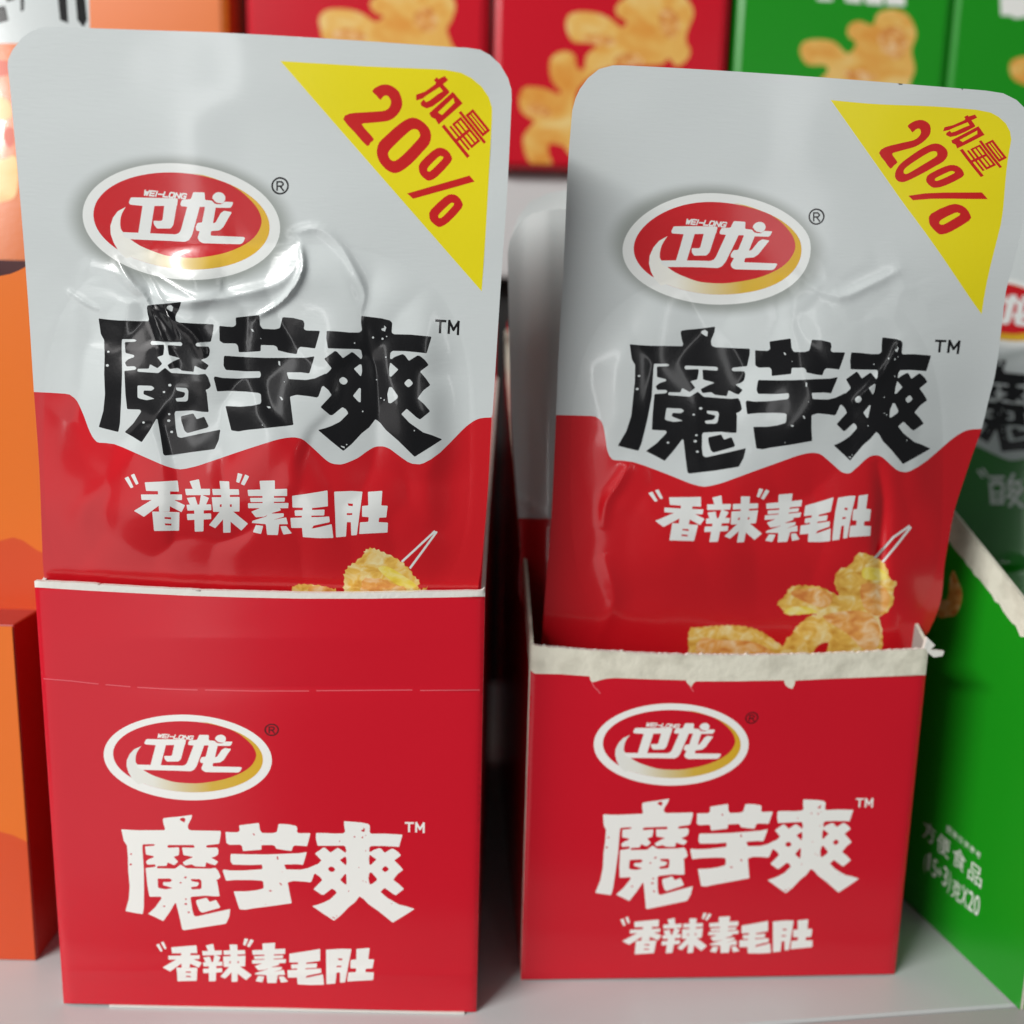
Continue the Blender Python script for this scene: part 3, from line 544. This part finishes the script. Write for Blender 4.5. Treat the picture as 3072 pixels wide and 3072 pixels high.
# second pouch in the right box, seen in the gap beside the front one
o2=np.r_[sm([(1625,2700),(1625,2200),(1596,1928),(1557,1778),(1561,1646),(1552,1514),(1533,1250),(1527,1000),(1523,760)],3,False),[(1528,725),(1545,688),(1572,658),(1600,640),(1640,630),(1680,627)],[(2000,640),(2600,670),(2690,700),(2705,760),(2700,1200),(2660,1750),(2640,2200),(2560,2700)]]
z2=invz([(1530,640,.2640),(2700,660,.2650),(1596,1928,.2850),(2700,1928,.2870)])
H2=lambda P: .0025*np.cos(np.clip(np.abs(P[:,0]-2110)/560,0,1)*np.pi/2)-.0028*ss(P[:,0],1650,1560)+.0005*np.exp(-((P[:,1]-1520-(P[:,0]-1600)*.6)/14)**2)
F2=np.array([(1450,1553),(1655,1556),(2800,1560),(2800,2400),(1450,2400)],float)
make_pouch('snack_pouch','shaded white and red pouch half hidden behind the front pouch of the right box',o2,Art().add('red',F2),'white',z2,H2,16,group='spicy snack pouches in the red display boxes')
o3=np.r_[[(1620,2600),(1600,1900),(1560,1300),(1534,900),(1531,760)],[(1536,705),(1555,650),(1590,605),(1640,580),(1690,572)],[(2000,575),(2560,600),(2620,640),(2630,760),(2600,1300),(2560,1900),(2500,2600)]].astype(float)
z3=invz([(1530,580,.2900),(2620,600,.2910),(1600,1900,.300),(2560,1900,.301)])
H3=lambda P: .004*np.cos(np.clip(np.abs(P[:,0]-2080)/545,0,1)*np.pi/2)+.0015*np.sin(P[:,1]/60)*np.exp(-((P[:,0]-1600)/120)**2)
make_pouch('snack_pouch','rearmost pouch of the right box, only its bright white top corner in sight',o3,Art(),'white',z3,H3,16,group='spicy snack pouches in the red display boxes')
# green pouch at the right edge
gm=lambda q: np.c_[3030+(q[:,0]-545)*.60+(q[:,1]-1180)*.035,1245+(q[:,1]-1180)*.60+(q[:,0]-545)*.03]
og=np.array([(2860,2450),(2850,2100),(2840,1600),(2815,1000),(2800,640),(2815,605),(2850,590),(3200,610),(3560,630),(3610,660),(3600,1000),(3560,1600),(3520,2100),(3490,2450)],float)
zG=invz([(2800,600,.335),(3600,640,.330),(2850,2100,.330),(3520,2100,.325)])
HG=lambda P: .004*np.cos(np.clip(np.abs(P[:,0]-3200)/380,0,1)*np.pi/2)*ss(P[:,1],1000,1300)+.0012*np.exp(-((P[:,1]-1060+(P[:,0]-3000)*.25)/22)**2)+.0012*np.exp(-(((P[:,0]-3035)/30)**2+((P[:,1]-1690)/16)**2))
a=lambda *p: np.array(p,float)
SUAN=[]
for pl,wd in (([(2968,1432),(3010,1432)],9),([(2985,1432),(2982,1450)],8),([(2998,1432),(2998,1450)],8),([(2972,1450),(3008,1450),(3008,1508),(2976,1508),(2972,1450)],10),([(2976,1478),(3006,1478)],8),([(2976,1494),(3006,1494)],8),
 ([(3040,1424),(3026,1448),(3058,1446)],10),([(3030,1455),(3022,1468)],9),([(3054,1452),(3064,1466)],9),([(3042,1462),(3022,1492)],10),([(3032,1476),(3060,1474),(3030,1516)],10),([(3034,1490),(3066,1518)],10)): SUAN+=stroke(pl,wd)
SUAN+=stroke([(2935,1412),(2948,1430)],7)+stroke([(2948,1408),(2960,1424)],7)
artg=(Art().add('green',FIELD)+logo('logowhite','logored','boxgold','logowhite','black')+title('black','white')).map(gm).add('logowhite',SUAN)
make_pouch('snack_pouch','white and green pouch in the green box at the right edge',og,artg,'white',zG,HG,9)

# ================================================================== DISPLAY BOXES
def side_wall(name,parent,p0,dirv,outn,depth,zf,slope,thk,mats,zmax=.175,lip=.0012,tear=False,seed=1):
    """side of a cut display box: coated outside, raw inside, pale cut edge that climbs towards the back"""
    n=48; r=np.random.RandomState(seed); V=[];Fc=[];Mi=[]
    for i in range(n+1):
        s=depth*i/n; z=min(zf+slope*s+(r.rand()-.5)*.0004,zmax); p=p0+dirv*s
        zc=z-lip*(1+(r.rand()-.5)*.25*(1 if tear else 0))
        for q,zz in ((p,0.0005),(p,zc),(p+outn*.00005,zc),(p,z),(p-outn*thk,z),(p-outn*thk,0.0005)): V.append(A(q[0],q[1],zz))
    k=6
    for i in range(n):
        for j,mi in ((0,0),(2,1),(3,1),(4,2)):
            b_=i*k+j; Fc.append((b_,b_+1,b_+k+1,b_+k)); Mi.append(mi)
    for b_ in (0,n*k): Fc.append((b_,b_+1,b_+3,b_+4,b_+5)); Mi.append(1)
    return mesh(name,V,Fc,mats,Mi,parent)
def display_box(label,pl,pr,zt,depth,outline,art,base,side_mat,slope,lipL,lipR,group,folds=(),tear=False):
    ux=(pr-pl)/np.linalg.norm(pr-pl); uy=A(-ux[1],ux[0],0); W=np.linalg.norm(pr-pl)
    root=empty('display_box',(pl+pr)/2,label,'box',group)
    nn=-uy
    x0,x1=outline[:,0].min(),outline[:,0].max(); y0,y1=outline[:,1].min(),outline[:,1].max(); sd=int(x0)%50
    cs=outline[-3:]; (tx,ty),(bx,by)=outline[-4],outline[-3]
    tl,bl=outline[0],outline[-1]
    xa=lambda y: tl[0]+(bl[0]-tl[0])*(y-tl[1])/(bl[1]-tl[1]); xb=lambda y: tx+(bx-tx)*(y-ty)/(by-ty)
    def bow(P):
        u=np.clip((P[:,0]-x0)/(x1-x0),0,1); v=np.clip((P[:,1]-y0)/(y1-y0),0,1)
        b=.0011*np.sin(np.pi*u)*(1-.55*v)+.0007*(vnoise(u*2.2+2,v*2.0+1,sd)-.5)*np.sin(np.pi*u)+.00012*(vnoise(u*7,v*6,sd+1)-.5)
        b+=.00016*np.exp(-((P[:,1]-2915-(P[:,0]-x0)*.006)/16)**2)
        xl=xa(P[:,1]); xr=xb(P[:,1]); b+=.0006*(1-np.exp(-np.clip(P[:,0]-xl,0,None)/8.0)-np.exp(-np.clip(xr-P[:,0],0,None)/8.0))
        for yy,am in folds: b+=am*np.exp(-np.abs(P[:,1]-yy)/60)*np.sin(np.pi*u)
        return np.maximum(b,0)
    def pos(P):
        X=on_plane(P,pl,nn); z=(X-CP)@cf; return CP+(X-CP)*(1-bow(P)/z)[:,None]
    P,T,mi=sheet(outline,art,base,14)
    fp=finish('front_panel',P,T,mi,pos,root)
    # the panel's own thickness and inner face
    ol=resamp(outline,40); X=on_plane(ol,pl,nn); mb=MB(); mb.quadprism([x+uy*.0001 for x in X],[x+uy*.0013 for x in X],0,1); 
    mb.build('panel_backing',['grey','rim'],fp)
    t=.0009
    side_wall('side_panel',root,pl+uy*.0013,uy,-ux,depth-.0013,zt,slope,t,[side_mat,'card' if tear else 'rim','grey'],lip=lipL,tear=tear,seed=3)
    side_wall('side_panel',root,pr+uy*.0013,uy,ux,depth-.0013,zt,slope,t,[side_mat,'card' if tear else 'rim','grey'],lip=lipR,tear=tear,seed=4)
    ax=(ux,uy); mb=MB(); mb.box((t,depth-t,.001),(W-t,depth,.172),0,ax,pl); mb.build('back_panel',[side_mat],root)
    mb=MB(); mb.box((t,.0014,.0002),(W-t,depth-t,.0009),0,ax,pl); mb.build('base_panel',['grey'],root)
    return root,ux,uy,W
G_RED='red display boxes torn open in front'
whb={'logowhite':'boxwhite','logored':'boxred','gold_l':'gold_lb','black':'boxdark'}
def rough(pts,step,amp,seed):
    r=np.random.RandomState(seed); p=sm(pts,3,False); q=[]
    for a_,b_ in zip(p[:-1],p[1:]):
        k=max(1,int(np.linalg.norm(b_-a_)/step))
        for i in range(k): q.append(a_+(b_-a_)*i/k+A(0,(r.rand()-.5)*amp*(2.4 if r.rand()<.12 else 1)))
    q.append(p[-1]); return [tuple(x) for x in q]
rough0=rough
LTOP=[(103,1743),(278,1751),(292,1757),(310,1755),(450,1763),(592,1770),(600,1774),(612,1771),(954,1779),(1272,1775),(1400,1773.5),(1443,1772),(1453,1763)]
LBOX=np.array(rough0(LTOP,12,.9,3)+[(1455,1783),(1429,3036),(810,3023),(191,3010)],float)
lred=np.array([(109,1762),(250,1771),(397,1779),(560,1787),(715,1792),(900,1796),(1113,1796),(1351,1792),(1451,1790),(1500,1790),(1500,3100),(120,3100),(90,1763)],float)
perf=[]
for pts in ([(131,2036),(215,2043),(294,2052)],[(318,2054),(390,2060)],[(413,2062),(500,2067),(592,2070)],[(616,2070),(760,2073),(926,2073)],[(950,2072),(1236,2070)],[(1261,2071.5),(1438,2070)]): perf+=stroke(pts,2.6)
lart=(Art().add('boxred',lred).add('perf',perf)+title('boxwhite','boxred').add('boxwhite',TM).map(LB_T)+subtitle('boxwhite','boxred').map(LB_S)+logo('boxwhite','boxred','gold_lb','boxwhite','boxdark').map(LB_L))
pl=ground(191,3010); pr=ground(1429,3036)
boxL,ux,uy,W=display_box('taller open red box with a dashed perforation line across its front and thin white rim',pl,pr,.110,.150,LBOX,lart,'rim','boxred',.28,.0010,.0010,G_RED,((2060,-.0004),(1920,.00025)))
mb=MB(); mb.box((.012,-.0012,.0001),(W-.003,.004,.0006),0,(ux,uy),pl); mb.build('bottom_flap',['rim'],boxL)
RTOP=[(1594,1932),(1600,1930),(1607,1936),(1618.5,1939),(1850,1956),(2000,1963),(2200,1966),(2372,1964),(2572,1958),(2782,1946)]
qa=ground(1562,2939); qb=ground(2684,2922)
RBOX=np.array(rough(RTOP,8,3.2,4)+[(2785,1949),(2684,2922),(2100,2932),(1562,2939)],float)
rred=np.array([(1570,2008),(1594,2013),(1604,2021),(1680,2022.6),(1769,2029),(1771,2040),(1776,2047),(1790,2044),(1798,2041),(1820,2036),(1845.6,2034),(1950,2038),(2057,2041),(2062,2050),(2073,2062),(2080,2050),(2088,2044),(2200,2044),(2351,2041),(2356,2055),(2364,2062),(2377,2067),(2383,2055),(2386,2042),(2480,2037),(2782,2025),(2850,2023),(2850,3000),(1500,3000),(1500,2010)],float)
tearl=stroke([(1776,2047),(1782,2060),(1794,2072),(1800,2080)],3)+stroke([(2068,2056),(2076,2068),(2080,2074)],3)
rart=(Art().add('boxred',rred).add('perf',tearl)+title('boxwhite','boxred').add('boxwhite',TM).map(RB_T)+subtitle('boxwhite','boxred').map(RB_S)+logo('boxwhite','boxred','gold_rb','boxwhite','boxdark').map(RB_L))
boxR,ux2,uy2,W2=display_box('shorter open red box with a wide torn band of pale raw card along its top',qa,qb,.0945,.150,RBOX,rart,'card','boxred',.50,.0075,.0075,G_RED,((2044,-.0002),),tear=True)
# torn corner of card sticking up on the right
tq=on_plane(np.array([(2770,1945),(2780,1911),(2804,1935),(2790,1948),(2831,1953),(2826,1967),(2800,1971),(2786,1960)],float),qa,-uy2)
mb=MB(); mb.quadprism([x-uy2*.0003 for x in tq],[x+uy2*.0008 for x in tq]); mb.build('torn_corner',['rim'],boxR)

# green box at the right: its left side faces the camera
ga=ground(3059,3035); gb=ground(2740,2730); gd=(gb-ga)/np.linalg.norm(gb-ga); gx=A(gd[1],-gd[0],0); GD=.150; GW_=.105
groot=empty('display_box',ga+gx*.05,'open green box at the right edge, turned so its printed side shows','box')
gn=-gx; gpos=lambda P: on_plane(P,ga,gn)
# side outline in (depth,height) metres*10000 -> own metric frame
def gfr(P): return ga+np.outer(P[:,0]/1e4,gd)+np.outer(P[:,1]/1e4,A(0,0,1))
def topz(s): return 1062+ (1062-1227)/(166-480)*(s-166)
so=[(0,5)]+[(s,min(topz(s),1750)) for s in range(0,1501,50)]+[(1500,5)]
rr=np.random.RandomState(4)
gcut=[(s+rr.rand()*8,topz(s)-84+rr.rand()*9-4-(14 if 150<s<175 else 0)) for s in range(-20,1600,18)]
gfield=np.array([(-50,-50)]+gcut+[(1600,-50)],float)
gfood=sm(np.array([(430,1030),(455,1038),(475,1000),(482,950),(470,900),(452,880),(436,862),(440,830),(520,800),(560,900),(500,1040)],float),3)
P,T,mi=sheet(np.array(so,float),Art().add('boxgreen',gfield),'card',120)
sp=finish('side_panel',P,T,mi,gfr,groot,nrm=gn)
fo=on_plane(sm(np.array([(2840,1800),(2850,1735),(2860,1712),(2872,1740),(2883,1770),(2884,1800),(2875,1830),(2862,1847),(2844,1850),(2815,1850),(2800,1790)],float),3),ga+gn*.0002,gn)
mb=MB(); mb.quadprism([x for x in fo],[x-gn*.00015 for x in fo]); mb.build('printed_snack_picture',['foodorange'],sp)
X=gfr(resamp(np.array(so,float),200)); mb=MB(); mb.quadprism([x+gx*.0001 for x in X],[x+gx*.001 for x in X],0,1); mb.build('panel_backing',['grey','card'],sp)
gax=(gx,gd)
mb=MB(); mb.box((.0011,-.0001,.0003),(GW_,.0011,.0970),0,gax,ga); mb.build('front_panel',['boxgreen'],groot,bevel=.0003)
mb=MB(); mb.box((GW_-.001,.0012,.0003),(GW_,GD,.13),0,gax,ga); mb.build('side_panel',['boxgreen'],groot)
mb=MB(); mb.box((.0011,GD-.001,.0003),(GW_-.0011,GD,.165),0,gax,ga); mb.build('back_panel',['boxgreen'],groot)
mb=MB(); mb.box((.0011,.0012,.0003),(GW_-.0011,GD-.0011,.001),0,gax,ga); mb.build('base_panel',['grey'],groot)
up=A(0,0,1)
g0=lambda x,y: gpos(np.array([(x,y)],float))[0]+gn*.0002
def pchar(ch,cx,yb,wpx,hpx,bold=.0):
    c0=bpy.data.curves.new('t','FONT'); c0.body=ch; c0.size=1; c0.offset=bold; t=bpy.data.objects.new('t',c0); COL.objects.link(t)
    dg=bpy.context.evaluated_depsgraph_get(); dg.update(); ev=t.evaluated_get(dg); me=ev.to_mesh()
    V=np.array([v.co[:] for v in me.vertices]); Fc=[list(p.vertices) for p in me.polygons]; ev.to_mesh_clear()
    bpy.data.objects.remove(t); bpy.data.curves.remove(c0)
    lo=V.min(0);hi=V.max(0); yb_=yb
    pa=g0(cx-wpx/2,yb-wpx*.41); pb=g0(cx+wpx/2,yb+wpx*.41); pb[2]=pa[2]; xd=pb-pa
    h_=np.linalg.norm(g0(cx,yb-hpx)-g0(cx,yb)); u=(V[:,0]-lo[0])/(hi[0]-lo[0]); v=(V[:,1]-lo[1])/(hi[1]-lo[1])
    return pa+np.outer(u,xd)+np.outer(v*h_,up),Fc
def pline(name,items):
    V=[];Fc=[];o=0
    for it in items:
        v,f=pchar(*it); V.append(v); Fc+=[[i+o for i in q] for q in f]; o+=len(v)
    return mesh(name,np.vstack(V),Fc,['boxwhite'],None,sp)
pline('printed_words',[('方',2786,2524,36,58,.0),('便',2829,2565,37,60,.004),('食',2876,2606,38,61,.0),('品',2924,2650,40,60,.0),
 ('(',2774,2618,6,62,.0),('1',2786,2610,6,54,.0),('5',2803,2630,13,56,.0),('+',2819,2628,14,26,.008),('3',2834,2657,13,60,.0),(')',2846,2680,6,70,.0),('克',2868,2698,27,60,.0),('X',2892,2716,17,60,.0),('2',2911,2730,16,60,.0),('0',2929,2744,15,62,.0)]
 +[(ch,2848+i*17.5,2500+i*14.6,14,21,.0) for i,ch in enumerate('图案仅供参考')])

# ================================================================== CLOSED AND ORANGE BOXES
def closed_box(label,x0,x1,y0,depth,z0,z1,face_mat,side_mat,art=None,group=None,inset=.003,name='carton'):
    root=empty(name,((x0+x1)/2,y0+depth/2,z0),label,'box',group)
    mb=MB(); mb.box((x0,y0+.0006,z0),(x1,y0+depth,z1)); mb.build('body',[side_mat],root,bevel=.0026 if inset>.001 else .0004)
    p0=A(x0,y0,z0); X0=CP[0]; 
    def topx(P): return on_plane(P,p0,A(0,-1,0))
    cor=[]
    for X,Z in ((x0+inset,z0+inset*.7),(x1-inset,z0+inset*.7),(x1-inset,z1-inset),(x0+inset,z1-inset)):
        v=A(X,y0,Z)-CP; d_=v@cf; cor.append((1536+FPX*(v@cr)/d_,1536+FPX*(v@cd)/d_))
    P,T,mi=sheet(np.array(cor),art or Art(),face_mat,60)
    finish('front_panel',P,T,mi,topx,root,nrm=A(0,-1,0))
    return root
def px_x(x,y,yy): return on_plane(np.array([(x,y)],float),A(0,yy,0),A(0,-1,0))[0]
YB=.446
a=loc(1400,0,2.415)
food2=sm(a((720,200),(740,110),(830,85),(960,100),(1060,150),(1120,200),(1160,160),(1090,110),(1085,50),(1130,0),(1250,-60),(1480,-80),(1600,0),(1645,100),(1600,220),(1590,300),(1620,370),(1590,440),(1520,480),(1460,420),(1400,470),(1100,480),(950,520),(830,620),(790,700),(780,850),(775,1130),(700,1060),(620,1040),(590,1060),(600,1130),(620,1200),(560,1210),(470,1190),(420,1100),(410,1000),(450,930),(490,880),(430,840),(385,780),(385,690),(430,630),(560,640),(660,680),(680,660),(620,590),(600,490),(620,410),(700,370),(780,400),(800,490),(850,500),(870,400),(940,330),(860,310),(770,300)),3)
f2o=[sm(a((1400,90),(1470,60),(1530,120),(1540,230),(1480,280),(1410,220)),3),sm(a((830,270),(960,250),(1080,290),(1040,330),(900,310)),3),sm(a((1080,420),(1180,380),(1280,430),(1250,470),(1090,480)),3),sm(a((430,760),(540,750),(620,830),(560,850),(450,810)),3)]
a=loc(600,0,2)
food1=sm(a((715,110),(760,60),(880,55),(980,85),(1050,130),(1100,100),(1040,70),(1030,0),(1200,-60),(1450,-60),(1530,20),(1510,120),(1480,180),(1510,270),(1500,320),(1000,320),(760,260),(725,180)),3)
f1o=[sm(a((1290,80),(1370,40),(1420,110),(1410,180),(1340,190),(1290,140)),3),sm(a((800,190),(900,170),(1000,215),(960,250),(820,230)),3)]
a=loc(2100,0,1.9877)
food3=sm(a((595,310),(620,250),(700,235),(800,250),(880,320),(930,260),(880,210),(890,150),(950,125),(1030,150),(1060,80),(1150,55),(1240,90),(1290,200),(1260,300),(1280,400),(1260,470),(1180,560),(700,540),(760,430),(740,390),(640,385)),3)
f3o=[sm(a((1080,180),(1180,160),(1240,230),(1200,350),(1110,330),(1070,260)),3),sm(a((860,420),(1000,430),(1060,480),(900,480)),3)]
food4=sm(a((1845,400),(1880,350),(1990,340),(2060,420),(2030,520),(1880,480)),3)
wt=[a((700,-20),(790,-20),(790,6),(700,2)),a((860,-20),(960,-20),(960,20),(870,10)),a((980,-20),(1090,-20),(1090,30),(990,22)),a((1105,-20),(1225,-20),(1222,36),(1110,30))]
wt4=[a((1790,-20),(1990,-20),(1990,95),(1880,110),(1850,92),(1795,92))]
xs=[px_x(x,300,YB)[0] for x in (742,1462,1478,2176,2196,2836,2840,3540)]
zb_=ZB; zt_=zb_+.152
GB='closed boxes standing on the rear step'
closed_box('closed red box with golden snack picture, above the top edge of the left pouch',xs[0],xs[1],YB,.05,zb_,zt_,'boxred','boxred',Art().add('foodfar',food1).add('foodorange',f1o),GB)
closed_box('closed red box with golden snack picture seen between the two pouches',xs[2],xs[3],YB,.05,zb_,zt_,'boxred','boxred',Art().add('foodfar',food2).add('foodorange',f2o),GB)
closed_box('closed green box with orange snack picture behind the right pouch',xs[4],xs[5],YB,.05,zb_,zt_,'boxgreen','boxgreen',Art().add('foodfar',food3).add('foodorange',f3o).add('boxwhite',wt),GB)
closed_box('closed green box cut by the top right corner of the photo',xs[6],xs[7],YB+.001,.05,zb_,zt_,'boxgreen','boxgreen',Art().add('foodfar',food4).add('boxwhite',wt4),GB)
xo=[px_x(x,50,YB)[0] for x in (120,685)]
closed_box('closed plain orange box at the rear beside the red ones',xo[0],xo[1],YB,.05,zb_,zt_,'boxorange','boxorange',None,GB)

# orange closed box at the left edge
yo=ground(110,2883)[1]; xr_=ground(110,2883)[0]
peak=[np.array([(-400,2560),(-120,2520),(-60,2498),(0,2495),(40,2506),(90,2530),(140,2545),(140,3000),(-400,3000)],float)]
closed_box('closed orange box on the shelf at the left edge, its side dark red',xr_-.105,xr_,yo,.15,0.0,.0945,'boxorange','sidered',Art().add('orangedark',peak),None,.0003)
# open orange box standing on it
yu=yo+.014; oroot=empty('display_box',(xr_-.05,yu,.0952),'open orange box with a curved dark cut-out, on top of the closed orange one','box')
xu1=px_x(175,1700,yu)[0]; xu0=xu1-.105
fo_=np.array([(-700,1842),(190,1842),(190,760),(110,776),(78,800),(55,812),(30,822),(0,828),(-60,832),(-250,835),(-420,770),(-480,700),(-640,690)],float)
mt=np.array([(-700,1560),(-60,1640),(0,1622),(40,1612),(70,1622),(110,1650),(160,1672),(200,1680),(200,1900),(-700,1900)],float)
P,T,mi=sheet(fo_,Art().add('orangedark',mt),'boxorange',60)
of=finish('front_panel',P,T,mi,lambda P_:on_plane(P_,A(0,yu,0),A(0,-1,0)),oroot,nrm=A(0,-1,0))
Xo=on_plane(resamp(fo_,60),A(0,yu,0),A(0,-1,0)); mb=MB(); mb.quadprism([x+A(0,.0001,0) for x in Xo],[x+A(0,.001,0) for x in Xo],0,1); mb.build('panel_backing',['boxdark','boxorange'],of)
zo0=.0955; zo1=px_x(0,735,yu+.03)[2]
mb=MB(); mb.box((xu0,yu+.0012,zo0),(xu0+.001,yu+.11,zo1)); mb.build('side_panel',['boxorange'],oroot)
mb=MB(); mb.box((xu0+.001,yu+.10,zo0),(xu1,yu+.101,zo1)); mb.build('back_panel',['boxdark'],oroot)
mb=MB(); mb.box((xu0+.0012,yu+.03,zo0),(xu1-.001,yu+.031,zo1-.004)); mb.build('inner_shade_sheet',['boxdark'],oroot)  # added dark sheet, stands in for shade inside the box
# orange pouch rising out of it
og2=np.array([(-480,1750),(-500,1300),(-520,400),(-500,-200),(-440,-260),(200,-260),(262,-200),(270,100),(250,700),(230,1300),(215,1750)],float)
zO=invz([(0,0,.300),(250,0,.300),(0,800,.300)])
a=lambda *p: np.array(p,float)
topw=a((-600,-400),(400,-400),(400,132),(120,134),(40,130),(-600,136))
blk=[a((170,-40),(198,-40),(205,70),(180,60)),a((222,-60),(250,-60),(262,60),(250,82),(232,60)),a((-20,20),(16,18),(26,62),(-20,74)),a((60,-60),(74,-60),(72,30),(62,36)),a((-120,-60),(-20,-60),(-30,10),(-110,20)),a((10,-50),(48,-50),(44,0),(20,6))]
frn=[sm(a((-40,300),(0,290),(30,310),(34,350),(0,360),(-50,340)),3),sm(a((-60,470),(0,480),(50,470),(52,560),(30,600),(-60,600)),3)]
frd=[sm(a((-30,180),(40,190),(40,220),(-30,230)),3),sm(a((10,390),(40,385),(44,430),(20,440)),3)]
ZO=make_pouch('snack_pouch','orange pouch with white top and black lettering at the left edge',og2,Art().add('white',topw).add('black',blk).add('foodfar',frn).add('orangedark',frd),'orangefilm',zO,lambda P:.003*np.cos(np.clip(np.abs(P[:,0]+120)/400,0,1)*np.pi/2),20)
